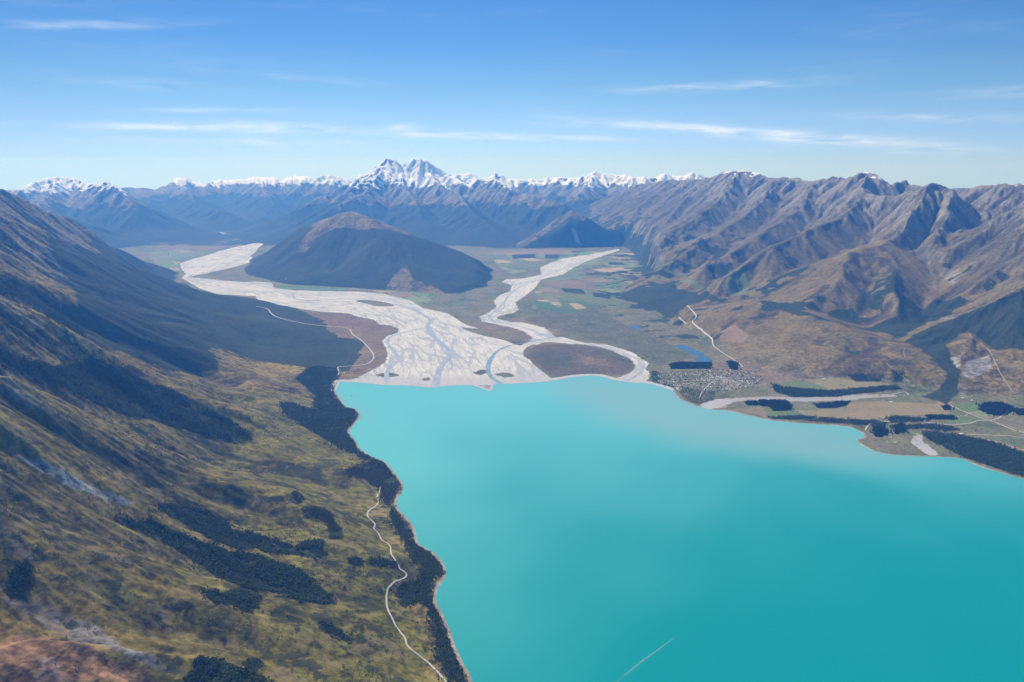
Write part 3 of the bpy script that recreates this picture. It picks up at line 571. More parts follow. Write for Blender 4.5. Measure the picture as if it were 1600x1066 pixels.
for pl, col in [([(832,470),(858,472),(872,482),(850,486),(838,482)], (.07,.13,.06)), ([(850,462),(870,464),(878,472),(858,473)], (.16,.17,.10)), ([(872,470),(905,472),(915,478),(880,482)], (.08,.13,.07)),
                ([(888,474),(903,474),(917,482),(900,484)], (.34,.26,.13)), ([(905,472),(930,476),(935,483),(918,482)], (.08,.12,.07)), ([(850,482),(895,484),(905,490),(870,489)], (.07,.12,.06)),
                ([(870,449),(920,452),(960,465),(990,478),(960,482),(920,472),(880,464)], (.12,.15,.07)), ([(845,440),(895,438),(920,446),(870,448)], (.19,.15,.10)), ([(845,430),(900,425),(905,435),(850,437)], (.13,.16,.09)),
                ([(1040,442),(1080,437),(1172,437),(1166,461),(1140,463),(1100,452)], (.13,.165,.07)), ([(1092,402),(1140,398),(1148,410),(1110,412)], (.19,.15,.08)), ([(1015,425),(1060,422),(1062,432),(1020,438)], (.13,.14,.07)),
                ([(995,395),(1020,394),(1022,402),(1000,404)], (.12,.16,.07)), ([(435,447),(520,447),(560,452),(520,455),(440,452)], (.10,.16,.08)), ([(412,436),(470,438),(500,444),(430,446)], (.15,.16,.09)),
                ([(240,398),(262,398),(265,412),(245,412)], (.15,.16,.11)), ([(265,396),(300,394),(330,394),(300,402),(268,406)], (.13,.17,.10)), ([(735,395),(800,392),(860,390),(862,394),(760,398)], (.20,.16,.11)),
                ([(850,392),(900,391),(905,395),(850,397)], (.22,.15,.10)), ([(760,398),(790,398),(795,404),(765,404)], (.12,.15,.09)), ([(805,410),(870,408),(850,418),(810,418)], (.14,.15,.08)),
                ([(1221,597),(1256,595),(1290,605),(1297,609),(1245,608),(1225,603)], (.11,.155,.06)), ([(1258,594),(1300,591),(1350,596),(1402,602),(1350,605),(1297,609),(1290,605)], (.22,.19,.09)),
                ([(1325,630),(1375,627),(1470,632),(1486,640),(1480,650),(1420,649),(1390,653),(1330,655),(1318,650)], (.235,.185,.10)), ([(1250,645),(1320,636),(1330,655),(1254,653)], (.21,.175,.09)),
                ([(1195,640),(1248,643),(1254,653),(1200,650)], (.11,.15,.06)), ([(1490,634),(1530,628),(1532,642),(1511,645),(1489,640)], (.10,.155,.055)), ([(1490,641),(1512,652),(1540,655),(1515,663),(1474,661),(1478,652)], (.115,.155,.06)),
                ([(1462,624),(1480,622),(1488,630),(1485,636),(1466,634)], (.26,.18,.11)), ([(1468,678),(1500,680),(1560,690),(1610,706),(1610,716),(1560,704),(1500,688)], (.27,.20,.12)), ([(1512,682),(1560,684),(1610,686),(1610,705),(1560,690)], (.11,.14,.065)),
                ([(1540,655),(1600,672),(1610,640),(1560,650)], (.15,.14,.08)), ([(1120,515),(1150,510),(1175,525),(1160,538),(1125,535)], (.21,.145,.09)), ([(1352,675),(1368,672),(1375,690),(1420,708),(1380,705),(1355,690)], (.15,.13,.085)),
                ([(1130,640),(1190,638),(1200,652),(1150,645)], (.20,.16,.10)), ([(1050,578),(1100,577),(1112,580),(1080,582)], (.17,.17,.08)),
                ([(1110,628),(1140,625),(1135,638),(1105,640)], (.30,.23,.17))]:
    paint(pl, tuple(v * 1.12 for v in col), .9, 14)
GRY = (.20,.195,.20)
for pl, col, k, sm in [([(14,711),(60,724),(120,749),(170,769),(210,787),(200,789),(160,780),(110,763),(80,748),(45,728)], (.25,.245,.25), 1, 3), ([(0,795),(5,800),(8,825),(30,850),(70,885),(60,885),(20,860),(-5,840)], (.14,.135,.12), .9, 4),
                   ([(-20,575),(20,600),(60,625),(110,660),(70,650),(30,628),(-20,600)], (.17,.16,.145), .65, 20), ([(0,462),(30,485),(70,510),(60,520),(30,500),(0,480)], (.24,.22,.19), .6, 12),
                   ([(5,935),(60,945),(110,965),(160,985),(230,1020),(280,1060),(220,1040),(160,1010),(90,990),(40,965)], (.24,.22,.21), .75, 10),
                   ([(-50,1010),(30,990),(90,1000),(160,1025),(220,1050),(280,1090),(-50,1090)], (.27,.15,.085), .9, 18), ([(50,1030),(90,1035),(100,1066),(60,1070)], (.30,.22,.20), .6, 10),  # orange patch: tint of a window reflection painted into the hill's ground colour
                   ([(60,350),(90,362),(108,372),(95,385),(70,365)], (.13,.12,.10), .5, 20), ([(1440,500),(1520,505),(1560,512),(1500,515)], (.25,.25,.26), .5, 12), ([(1482,560),(1500,556),(1500,572),(1485,582)], (.38,.38,.40), .8, 10),
                   ([(1510,565),(1545,555),(1550,575),(1520,592),(1505,590)], (.28,.27,.28), .7, 16), ([(1480,418),(1500,420),(1490,450),(1478,440)], (.30,.28,.27), .5, 14),
                   ([(895,358),(902,370),(908,384),(898,380),(892,366)], (.42,.40,.40), .95, 12), ([(250,790),(300,805),(340,835),(300,830),(260,812)], (.05,.055,.04), .3, 14),
                   ([(640,738),(700,742),(690,760),(640,756)], (.15,.14,.06), .3, 10), ([(1020,585),(1045,581),(1100,578),(1150,580),(1182,590),(1187,604),(1150,612),(1100,618),(1080,606),(1050,606),(1028,597)], (.16,.155,.095), .7, 30),
                   ([(1126,590),(1150,596),(1165,606),(1150,608),(1130,600)], (.33,.29,.24), .6, 20), ([(1058,604),(1067,607),(1062,612),(1056,608)], (.42,.38,.32), .9, 8)]:
    paint(pl, col, k, sm)
# pale beach and wet margin along the lake
beach = sstep(14, 0, -lake_sd) * (X > -2300)
alb = mix(alb, c(.33, .30, .27), beach * .8)
aspect_s = -nyv / (slope + .05)           # +1 where the ground faces the camera
snow = np.where((K('snow_mountain') | K('distant_range')) & (Y > 23500), np.minimum((zf - 1500 + 110 * K('distant_range') - 260 * n1 - 160 * n2) / 170, 1.1) + gxs / (np.hypot(gxs, gys) + .05) * -.45 - np.maximum(slope - .75, 0) * 1.5 + .9 * n1, -5)
sz = sd_of([(640,249),(690,261),(740,274),(742,288),(705,292),(668,300),(645,288),(628,262)], 600)
snow = snow + np.clip(sz / 500 + .6, 0, 1.1) * (K('snow_mountain') & (zf > 1250))
snow = np.where(K('mountain_range'), np.minimum((zf - 1900) / 250, .5) - .55 + n2 * 1.3 - .9 * ero * .5 - np.maximum(slope - .7, 0) * 1.5, snow)
WET = sstep(900, 60, -lake_sd)

# ----------------------------------------------------------------- materials
class Mat:
    def __init__(s, name):
        s.m = bpy.data.materials.new(name); s.m.use_nodes = True; s.t = s.m.node_tree; s.t.nodes.clear()
        s.out = s.n('ShaderNodeOutputMaterial'); s.b = s.n('ShaderNodeBsdfPrincipled'); s.l(s.b.outputs[0], s.out.inputs[0])
        s.geo = None
    def n(s, typ, **kw):
        x = s.t.nodes.new(typ)
        for k, v in kw.items(): setattr(x, k, v)
        return x
    def l(s, a, b): s.t.links.new(a, b)
    def put(s, v, sock):
        if isinstance(v, (int, float)): sock.default_value = v
        elif isinstance(v, (tuple, list)): sock.default_value = tuple(v) + ((1,) if len(v) == 3 and len(sock.default_value) == 4 else ())
        else: s.l(v, sock)
    def math(s, op, a, b=0.0, clamp=False):
        x = s.n('ShaderNodeMath', operation=op); x.use_clamp = clamp; s.put(a, x.inputs[0]); s.put(b, x.inputs[1]); return x.outputs[0]
    def pos(s, scale=(1, 1, 1), src=None):
        if src is None:
            if s.geo is None: s.geo = s.n('ShaderNodeNewGeometry')
            src = s.geo.outputs['Position']
        v = s.n('ShaderNodeVectorMath', operation='MULTIPLY'); s.l(src, v.inputs[0]); v.inputs[1].default_value = scale; return v.outputs[0]
    def noise(s, vec, scale, detail=4, rough=.55, dist=0.0):
        x = s.n('ShaderNodeTexNoise'); s.l(vec, x.inputs['Vector']); x.inputs['Scale'].default_value = scale; x.inputs['Detail'].default_value = detail
        x.inputs['Roughness'].default_value = rough; x.inputs['Distortion'].default_value = dist; return x.outputs[0]
    def ramp(s, x, lo, hi, a=0.0, b=1.0):
        r = s.n('ShaderNodeMapRange', interpolation_type='SMOOTHSTEP'); s.put(x, r.inputs[0])
        for i, v in zip((1, 2, 3, 4), (lo, hi, a, b)): s.put(v, r.inputs[i])
        return r.outputs[0]
    def mix(s, f, a, b, blend='MIX'):
        x = s.n('ShaderNodeMix', data_type='RGBA', blend_type=blend); s.put(f, x.inputs[0]); s.put(a, x.inputs[6]); s.put(b, x.inputs[7]); return x.outputs[2]
    def attr(s, name):
        return s.n('ShaderNodeAttribute', attribute_name=name)
def plain(name, col, rough=.8, var=.25, scale=.1):
    M = Mat(name); nz = M.noise(M.pos(), scale, 4)
    k = M.ramp(nz, .3, .7, 1 - var, 1 + var); v = M.n('ShaderNodeVectorMath', operation='SCALE'); v.inputs[0].default_value = col; M.put(k, v.inputs['Scale'])
    M.l(v.outputs[0], M.b.inputs['Base Color']); M.b.inputs['Roughness'].default_value = rough; M.b.inputs['Specular IOR Level'].default_value = .2
    return M.m

T = Mat('land_cover')
P1 = T.pos()
big = T.noise(P1, 1 / 260., 6, .6); mid = T.noise(P1, 1 / 45., 5, .6); fine = T.noise(P1, 1 / 11., 3, .6)
col = T.attr('albedo').outputs['Color']
var = T.math('MULTIPLY', T.ramp(big, .3, .7, .70, 1.30), T.ramp(mid, .3, .7, .45, 1.55))
var = T.math('ADD', T.math('MULTIPLY', var, T.math('SUBTRACT', 1.0, T.math('MULTIPLY', T.attr('tame').outputs['Fac'], .85))), T.math('MULTIPLY', T.attr('tame').outputs['Fac'], .85))
vs = T.n('ShaderNodeVectorMath', operation='SCALE'); T.l(col, vs.inputs[0]); T.l(var, vs.inputs['Scale'])
base_c = vs.outputs[0]
# low scrub dotted over the open slopes
shr = T.attr('scrub').outputs['Fac']
vo = T.n('ShaderNodeTexVoronoi', feature='F1'); T.l(P1, vo.inputs['Vector']); vo.inputs['Scale'].default_value = 1 / 16.; vo.inputs['Randomness'].default_value = 1
dots = T.math('MULTIPLY', T.ramp(vo.outputs['Distance'], .25, .42, 1, 0), T.ramp(T.math('ADD', shr, T.math('MULTIPLY', T.math('SUBTRACT', mid, .5), 1.6)), .35, .75))
base_c = T.mix(T.math('MULTIPLY', dots, .8), base_c, (.030, .038, .018))
pat = T.noise(P1, 1 / 85., 8, .68, .3); pat2 = T.noise(P1, 1 / 420., 5, .6, .5)
pk = T.math('MULTIPLY', T.ramp(T.math('ADD', pat, T.math('MULTIPLY', T.math('SUBTRACT', pat2, .5), .9)), .545, .585), T.ramp(shr, .12, .35, 0, .8))
base_c = T.mix(pk, base_c, (.040, .042, .020))
gk = T.math('MULTIPLY', T.ramp(T.math('SUBTRACT', T.noise(P1, 1 / 150., 6, .65), T.math('MULTIPLY', T.math('SUBTRACT', pat, .5), .5)), .54, .62), T.ramp(shr, .12, .35, 0, .55))
base_c = T.mix(gk, base_c, (.27, .20, .095))
# woods
fsd = T.attr('forest').outputs['Fac']
fm = T.ramp(T.math('ADD', T.math('ADD', fsd, T.math('MULTIPLY', T.math('SUBTRACT', mid, .5), 60)), T.math('MULTIPLY', T.math('SUBTRACT', fine, .5), 22)), -2, 14)
vc = T.n('ShaderNodeTexVoronoi', feature='F1'); T.l(P1, vc.inputs['Vector']); vc.inputs['Scale'].default_value = 1 / 12.
wood = T.mix(T.ramp(mid, .3, .7), (.018, .032, .018), (.046, .062, .028))
wood = T.mix(T.ramp(big, .35, .7, 0, .7), wood, (.052, .054, .028))
wood = T.mix(T.ramp(T.noise(P1, 1 / 120., 6, .65), .5, .68, 0, .6), wood, (.014, .024, .014))
base_c = T.mix(fm, base_c, wood)
# gravel beds with braids
fl = T.attr('flow').outputs['Vector']
w1 = T.noise(T.pos((1 / 1100., 1 / 130., 1), fl), 1.0, 5, .58, 1.2)
w2 = T.noise(T.pos((1 / 420., 1 / 60., 1), fl), 1.0, 4, .55, 1.6)
w3 = T.noise(T.pos((1 / 160., 1 / 26., 1), fl), 1.0, 3, .5, 1.2)
def braid(su, sn, seed_shift, wob):
    d1 = T.n('ShaderNodeTexNoise'); v_ = T.pos((1 / su, 1 / sn, 1), fl); T.l(v_, d1.inputs['Vector']); d1.inputs['Scale'].default_value = .9; d1.inputs['Detail'].default_value = 4; d1.inputs['Roughness'].default_value = .6
    sub = T.n('ShaderNodeVectorMath', operation='SUBTRACT'); T.l(d1.outputs['Color'], sub.inputs[0]); sub.inputs[1].default_value = (.5 - seed_shift, .5, .5)
    sc_ = T.n('ShaderNodeVectorMath', operation='MULTIPLY'); T.l(sub.outputs[0], sc_.inputs[0]); sc_.inputs[1].default_value = (wob, wob, 0)
    ad = T.n('ShaderNodeVectorMath', operation='ADD'); T.l(v_, ad.inputs[0]); T.l(sc_.outputs[0], ad.inputs[1])
    vv = T.n('ShaderNodeTexVoronoi', feature='DISTANCE_TO_EDGE', voronoi_dimensions='2D'); T.l(ad.outputs[0], vv.inputs['Vector']); vv.inputs['Scale'].default_value = 1.0
    return vv.outputs['Distance']
e1 = braid(760., 125., 0, 1.5); e2 = braid(340., 60., .7, 1.4)
wid = T.ramp(T.noise(T.pos((1 / 900., 1 / 500., 1), fl), 1.0, 3, .5), .38, .68, .01, .17)
ch1 = T.ramp(e1, wid, T.math('ADD', wid, .035), 1, 0)
ch2 = T.ramp(e2, T.math('MULTIPLY', wid, .55), T.math('ADD', T.math('MULTIPLY', wid, .55), .06), .7, 0)
ch3 = T.ramp(T.math('ABSOLUTE', T.math('SUBTRACT', w3, .5)), .010, .034, .35, 0)
gcol = T.mix(T.ramp(w2, .3, .7), (.50, .475, .43), (.66, .63, .57))
gcol = T.mix(T.ramp(w1, .56, .70, 0, .45), gcol, (.44, .42, .40))
gcol = T.mix(T.ramp(T.noise(P1, 1 / 400., 6, .65, .5), .62, .72, 0, .5), gcol, (.30, .28, .22))
gcol = T.mix(T.ramp(T.n('ShaderNodeSeparateXYZ').outputs[0], 60000., 66000.), gcol, (.34, .31, .27))
T.l(fl, [n for n in T.t.nodes if n.bl_idname == 'ShaderNodeSeparateXYZ'][-1].inputs[0])
wetc = (.32, .335, .37)
gcol = T.mix(T.math('MULTIPLY', T.math('MAXIMUM', T.math('MAXIMUM', ch1, ch2), ch3), .78), gcol, wetc)
wet = T.attr('wet').outputs['Fac']
gcol = T.mix(T.math('MULTIPLY', T.ramp(T.math('ADD', wet, T.math('MULTIPLY', T.math('SUBTRACT', w2, .5), 1.6)), .6, .95), .75), gcol, (.43, .41, .42))
gsd = T.attr('gravel').outputs['Fac']
gm_ = T.ramp(T.math('ADD', gsd, T.math('MULTIPLY', T.math('SUBTRACT', mid, .5), 40)), -6, 6)
base_c = T.mix(gm_, base_c, gcol)
# snow
ssd = T.attr('snow').outputs['Fac']
sm_ = T.ramp(T.math('ADD', ssd, T.math('ADD', T.math('MULTIPLY', T.math('SUBTRACT', big, .5), 1.5), T.math('MULTIPLY', T.math('SUBTRACT', mid, .5), .5))), -.12, .18)
base_c = T.mix(sm_, base_c, (.82, .84, .88))
T.l(base_c, T.b.inputs['Base Color']); T.b.inputs['Roughness'].default_value = .92; T.b.inputs['Specular IOR Level'].default_value = .1
hgt = T.math('ADD', T.math('MULTIPLY', mid, 9.0), T.math('MULTIPLY', big, 26.0))
hgt = T.math('ADD', hgt, T.math('MULTIPLY', T.math('MULTIPLY', T.ramp(vc.outputs['Distance'], 0, .8, 1, 0), fm), 7.0))
hgt = T.math('MULTIPLY', hgt, T.attr('rough').outputs['Fac'])
bp = T.n('ShaderNodeBump'); bp.inputs['Distance'].default_value = 1.0; bp.inputs['Strength'].default_value = .9; T.l(hgt, bp.inputs['Height']); T.l(bp.outputs[0], T.b.inputs['Normal'])

Wt = Mat('glacial_water')
PW = Wt.pos()
cx, cy, _ = [0, 0, 0]
sed = Wt.attr('sediment').outputs['Fac']
wn1 = Wt.noise(Wt.pos((1 / 2400., 1 / 3200., 1)), 1.0, 4, .5, .8)
wcol = Wt.mix(Wt.ramp(Wt.math('ADD', sed, Wt.math('MULTIPLY', Wt.math('SUBTRACT', wn1, .5), .5)), .0, 1.0), (.002, .255, .258), (.135, .48, .475))
wcol = Wt.mix(Wt.attr('plume').outputs['Fac'], wcol, (.21, .40, .385))
Wt.l(wcol, Wt.b.inputs['Base Color']); Wt.b.inputs['Roughness'].default_value = .22; Wt.b.inputs['IOR'].default_value = 1.33; Wt.b.inputs['Specular IOR Level'].default_value = .4
rip = Wt.noise(PW, 1 / 24., 4, .6); bw = Wt.n('ShaderNodeBump'); bw.inputs['Distance'].default_value = 1.2; bw.inputs['Strength'].default_value = .5
Wt.l(rip, bw.inputs['Height']); Wt.l(bw.outputs[0], Wt.b.inputs['Normal'])

# ----------------------------------------------------------------- helpers that build and name things
def tag(o, label=None, cat=None, group=None, kind=None):
    if label: o['label'] = label
    if cat: o['category'] = cat
    if group: o['group'] = group
    if kind: o['kind'] = kind
    return o
def np_mesh(name, V, Fq, mats, smooth=True, attrs=()):
    me = bpy.data.meshes.new(name); V = np.asarray(V, np.float32); Fq = np.asarray(Fq, np.int32); k = Fq.shape[1]
    me.vertices.add(len(V)); me.vertices.foreach_set('co', V.ravel())
    me.loops.add(Fq.size); me.loops.foreach_set('vertex_index', Fq.ravel())
    me.polygons.add(len(Fq)); me.polygons.foreach_set('loop_start', np.arange(0, Fq.size, k, dtype=np.int32))
    me.update(calc_edges=True)
    me.polygons.foreach_set('use_smooth', np.full(len(Fq), smooth, bool))
    for nm, typ, data in attrs:
        at_ = me.attributes.new(nm, typ, 'POINT')
        at_.data.foreach_set({'FLOAT': 'value', 'FLOAT_VECTOR': 'vector', 'FLOAT_COLOR': 'color'}[typ], np.ascontiguousarray(data, np.float32).ravel())
    for m in mats: me.materials.append(m)
    return me
def link(name, me, parent=None, loc=(0, 0, 0), rz=0):
    o = bpy.data.objects.new(name, me); COL.objects.link(o); o.location = loc; o.rotation_euler = (0, 0, rz)
    if parent: o.parent = parent
    return o

# ----------------------------------------------------------------- terrain objects
a_ = np.arange(NR * NC).reshape(NR, NC)
FQ = np.stack([a_[:-1, 1:], a_[:-1, :-1], a_[1:, :-1], a_[1:, 1:]], -1).reshape(-1, 4)[:, ::-1]
FQ = FQ[:, ::-1]
drop = lake_sd[FQ].min(1) > 60
kf = np.where(hb[FQ[:, 0]] < 8, 0, kindv[FQ[:, 0]])
gf = (grav[FQ].max(1) > 0) & (hb[FQ[:, 0]] < 40)
kf = np.where(gf, 99, kf)
scrub = np.clip(.45 * K('mountainside') * (Y < 9000) + -.15 * farr * (zf > 500) + .12 * farr + .35 * n1 - .1 + .25 * (hb < 8), 0, 1)
rough_a = np.where(hb < 8, .04, 1.0) * np.clip(1.25 - Y / 16000, .35, 1.1)
rough_a = rough_a * (1 - .9 * tame)
scrub = scrub * (1 - tame)
rough_a = np.where((grav > 0) & (hb < 40), .02, rough_a)
alb4 = np.concatenate([alb, np.ones((len(alb), 1), np.float32)], 1)
ATTR = [('albedo', 'FLOAT_COLOR', alb4), ('forest', 'FLOAT', forest), ('gravel', 'FLOAT', grav), ('snow', 'FLOAT', snow), ('wet', 'FLOAT', WET), ('flow', 'FLOAT_VECTOR', flow), ('scrub', 'FLOAT', scrub), ('rough', 'FLOAT', rough_a), ('tame', 'FLOAT', np.maximum(np.maximum(tame, .55 * (hb < 8)), .55 * farr * sstep(7500, 10500, Y)))]
V3 = np.stack([X, Y, Z], -1).astype(np.float32)
NAMES = {0: ('valley_floor', 'flat olive and brown valley floor with farm fields behind the lake'), 1: ('forested_hill', 'lone dark forested hill with a bare brown top between the two rivers'),
         2: ('small_hill', 'small pointed forested hill with a pale landslip far up the valley'), 3: ('snow_mountain', 'tall twin-peaked mountain with snowfields above dark forest'),
         4: ('distant_mountains', 'far blue ranges with snowy crests on the horizon'), 5: ('mountain_range', 'long bare brown and grey mountain range along the right side'),
         6: ('foothills', 'rounded brown tussock foothills above the village'), 7: ('mountainside', 'steep brown and green mountainside with dark gully woods on the left shore'), 99: ('riverbed', 'wide pale gravel riverbed with braided channels running into the lake')}
for k, (nm, lab) in NAMES.items():
    f = FQ[(kf == k) & ~drop]
    if not len(f): continue
    used, inv = np.unique(f, return_inverse=True)
    me = np_mesh(nm, V3[used], inv.reshape(f.shape), [T.m], True, [(n, t, d[used]) for n, t, d in ATTR])
    tag(link(nm, me), lab, nm.replace('_', ' ') , kind='structure')

# lake
lx = np.linspace(-5200, 14000, 240); ly = np.linspace(-3800, 9600, 200); LX, LY = np.meshgrid(lx, ly)
li = np.arange(LX.size).reshape(LX.shape); lf = np.stack([li[:-1, :-1], li[:-1, 1:], li[1:, 1:], li[1:, :-1]], -1).reshape(-1, 4)
lsd = poly_sd(LX.ravel(), LY.ravel(), lake_poly, 3000.0)
lf = lf[(lsd[lf] > -400).any(1)]
sedv = np.clip(sstep(2200, 9000, LY.ravel() - 0.35 * LX.ravel() + 500) * .85 + .2 * sstep(900, 0, lsd) + .25 * fbm(LX.ravel(), LY.ravel(), 2500, 3, 5), 0, 1)
plm = flat(*np.array([(880,592),(960,594),(1040,606),(1064,626),(1110,640),(1200,657),(1300,668),(1350,692),(1420,715),(1330,728),(1200,712),(1060,690),(950,655),(880,615)], float).T, z=0)
plv = sstep(-350, 350, poly_sd(LX.ravel(), LY.ravel(), plm, 800.0) + 160 * fbm(LX.ravel(), LY.ravel(), 900, 3, 15)) * .85
edge = flat(*np.array([(620,605),(820,603),(820,640),(700,650),(640,630)], float).T, z=0)
plv = np.clip(plv + .45 * sstep(170, -30, lsd) * (np.abs(LX.ravel()) < 2600) * (LY.ravel() > 7000), 0, 1)
link_me = np_mesh('lake', np.stack([LX.ravel(), LY.ravel(), 0 * LX.ravel()], -1), lf, [Wt.m], True, [('sediment', 'FLOAT', sedv), ('plume', 'FLOAT', plv)])
tag(link('lake', link_me), 'broad turquoise glacial lake filling the foreground on the right', 'lake', kind='structure')

# ----------------------------------------------------------------- ribbons: roads, channels; sheets: ponds
def ribbon(name, line, width, mat, lift, label, cat, n=5, closed=False, smooth_n=5, jitter=0.0, taper=None):
    pl = curve(line, smooth_n); g = ground(pl[:, 0], pl[:, 1])[:, :2]
    d = np.r_[0, np.cumsum(np.hypot(*np.diff(g, axis=0).T))]; m = max(4, int(d[-1] / 14)); t = np.linspace(0, d[-1], m)
    c0 = np.stack([np.interp(t, d, g[:, 0]), np.interp(t, d, g[:, 1])], -1)
    for _ in range(2): c0[1:-1] = (c0[:-2] + 2 * c0[1:-1] + c0[2:]) / 4
    tn = np.gradient(c0, axis=0); tn /= np.hypot(tn[:, 0], tn[:, 1])[:, None] + 1e-6; nr = np.stack([-tn[:, 1], tn[:, 0]], -1)
    w = width * (1 + jitter * fbm(t, t * 0, 90, 3, 3)); 
    if taper is not None: w = w * np.interp(t / t[-1], *taper)
    k = 3; V = []
    for s in np.linspace(-.5, .5, k): 
        q = c0 + nr * (w * s)[:, None]; V.append(np.stack([q[:, 0], q[:, 1], height(q[:, 0], q[:, 1]) + lift], -1))
    V = np.stack(V, 1); V[:, :, 2] = np.maximum(V[:, :, 2], 0.25); V = V.reshape(-1, 3)
    f = [(i * k + j, i * k + j + 1, (i + 1) * k + j + 1, (i + 1) * k + j) for i in range(m - 1) for j in range(k - 1)]
    o = link(name, np_mesh(name, V, np.array(f)[:, ::-1], [mat], True))
    return tag(o, label, cat, kind='structure')
GRAVEL_ROAD = plain('road_gravel', (.50, .47, .42), .9, .12, .05)
DIRT = plain('track_dirt', (.30, .25, .18), .95, .2, .05)
CHAN = plain('river_water', (.36, .39, .44), .35, .15, .01)
CLEAR = plain('clear_water', (.23, .32, .36), .25, .2, .01)
POND = plain('pond_water', (.07, .12, .21), .2, .15, .01)
ribbon('lakeside_road', [(595,760),(593,770),(589,777),(592,785),(586,793),(577,798),(574,807),(581,814),(586,820),(584,828),(590,832),(597,845),(609,853),(612,868),(622,882),(624,890),(633,895),(636,901),(628,907),(616,911),(605,925),(605,950),(614,970),(622,985),(634,1000),(636,1011),(655,1026),(672,1040),(692,1061),(712,1082)], 9.5, GRAVEL_ROAD, 2.2, 'pale gravel road winding along the foot of the left mountainside', 'road')
ribbon('farm_track', [(560,749),(572,755),(580,762),(586,769)], 4, DIRT, 2.0, 'faint pale track curving above the top of the lakeside road', 'track')
ribbon('valley_road', [(400,479),(418,483),(423,489),(434,496),(470,505),(500,509),(525,511),(545,514),(551,523),(563,531),(576,544),(584,556),(581,564),(570,570),(545,573),(528,574),(530,583),(524,591)], 15, GRAVEL_ROAD, 2.0, 'pale road looping round the red-brown river flat on the left', 'road')
ribbon('farm_road', [(1074,478),(1080,484),(1088,496),(1082,504),(1100,520),(1112,530),(1115,541),(1130,552),(1150,565),(1161,574)], 15, GRAVEL_ROAD, 2.0, 'pale road coming down from the terrace to the village', 'road')
ribbon('farm_road', [(1060,496),(1072,507)], 12, GRAVEL_ROAD, 2.0, 'short pale farm road on the terrace above the lagoons', 'road')
ribbon('farm_road', [(1485,634),(1500,641),(1522,650),(1550,659),(1577,670),(1610,681)], 11, GRAVEL_ROAD, 2.0, 'straight pale road crossing the green fields at the right edge', 'road')
ribbon('farm_road', [(1352,673),(1356,666),(1366,661),(1400,659),(1440,660),(1480,664),(1510,663),(1530,658),(1550,657),(1562,653),(1568,646)], 10, GRAVEL_ROAD, 2.0, 'pale road following the shore terrace on the right', 'road')
ribbon('farm_road', [(1511,679),(1550,681),(1580,682),(1610,688)], 10, GRAVEL_ROAD, 2.0, 'pale road along the tan strip field at the right edge', 'road')
ribbon('farm_road', [(1488,653),(1508,650),(1516,646)], 7, GRAVEL_ROAD, 2.0, 'short pale lane between two green fields on the right', 'road')
ribbon('hill_track', [(1515,525),(1535,540),(1548,552),(1558,575),(1568,592),(1578,607),(1585,618)], 10, DIRT, 2.0, 'pale dirt track climbing the brown slope at the right edge', 'track')
ribbon('hill_track', [(1383,568),(1395,577),(1408,587),(1420,598)], 9, DIRT, 2.0, 'straight dirt track on the brown hill above the fields', 'track')
ribbon('hill_track', [(1415,543),(1412,550),(1414,560)], 8, DIRT, 2.0, 'short dirt track near the end of the brown hill above the gorge', 'track')
ribbon('village_road', [(1150,570),(1140,580),(1125,590),(1110,600),(1098,612),(1092,624)], 10, GRAVEL_ROAD, 2.0, 'pale main road through the village', 'road')
ribbon('village_road', [(1040,598),(1070,596),(1110,594),(1150,592),(1180,590)], 8, GRAVEL_ROAD, 2.2, 'pale cross street through the middle of the village', 'road')
ribbon('terrace_road', [(1200,617),(1260,621),(1330,617),(1390,617),(1412,613),(1420,618)], 9, GRAVEL_ROAD, 2.0, 'pale road beside the stony stream east of the village', 'road')
ribbon('river_channel', [(783,600),(770,592),(764,583),(763,571),(768,560),(775,551),(784,545),(800,540),(830,534),(850,530),(866,527)], 42, CLEAR, 1.3, 'clear blue channel winding through the gravel near the middle of the delta', 'river channel', jitter=.5, taper=([0, .4, .6, 1], [1.2, 1.3, .9, .5]))
ribbon('river_channel', [(680,606),(683,590),(690,572),(703,556),(700,546),(690,538),(678,526),(668,512),(672,500),(662,493),(648,484),(628,478)], 60, CHAN, 1.3, 'wide milky channel down the middle of the gravel delta', 'river channel', jitter=.7, taper=([0, .5, 1], [1.3, 1.1, .6]))
ribbon('river_channel', [(606,598),(604,585),(612,572),(624,562),(616,550),(606,537),(612,526),(640,518),(668,512)], 45, CHAN, 1.3, 'milky channel bending along the left side of the gravel delta', 'river channel', jitter=.8, taper=([0, .5, 1], [1.3, 1.0, .5]))
ribbon('river_channel', [(628,478),(590,471),(540,467),(490,470),(462,467),(455,458),(430,451),(400,446),(350,442),(320,437),(296,437),(303,431),(330,425),(360,414),(388,401),(398,389)], 34, CHAN, 1.3, 'milky channel crossing the upper gravel bed beside the lone hill', 'river channel', jitter=.8)
ribbon('river_channel', [(975,597),(992,588),(1004,578),(1004,566),(985,556),(960,547),(930,541),(895,536),(866,530),(845,522),(825,514),(800,508),(765,500),(770,489),(785,476),(795,462),(815,447),(845,434),(870,424),(910,408),(945,397)], 30, CHAN, 1.3, 'thin milky channel in the right-hand gravel river', 'river channel', jitter=.7)
def sheet(name, px, mat, lift, label, cat):
    p = curve(np.vstack([px, px[:1]]), 4)[:-1]; g = flat(p[:, 0], p[:, 1]); z = float(np.max(height(g[:, 0], g[:, 1]))) + lift
    me = bpy.data.meshes.new(name); me.from_pydata([(x, y, z) for x, y in g], [], [list(range(len(g)))[::-1]]); me.update(); 
    if me.polygons[0].normal.z < 0: me.flip_normals()
    me.materials.append(mat); return tag(link(name, me), label, cat, kind='structure')
sheet('lagoon', [(1053,541),(1064,539),(1076,542),(1088,548),(1101,553),(1096,557),(1082,555),(1068,548)], POND, .6, 'long blue lagoon in the marsh behind the village', 'lagoon')
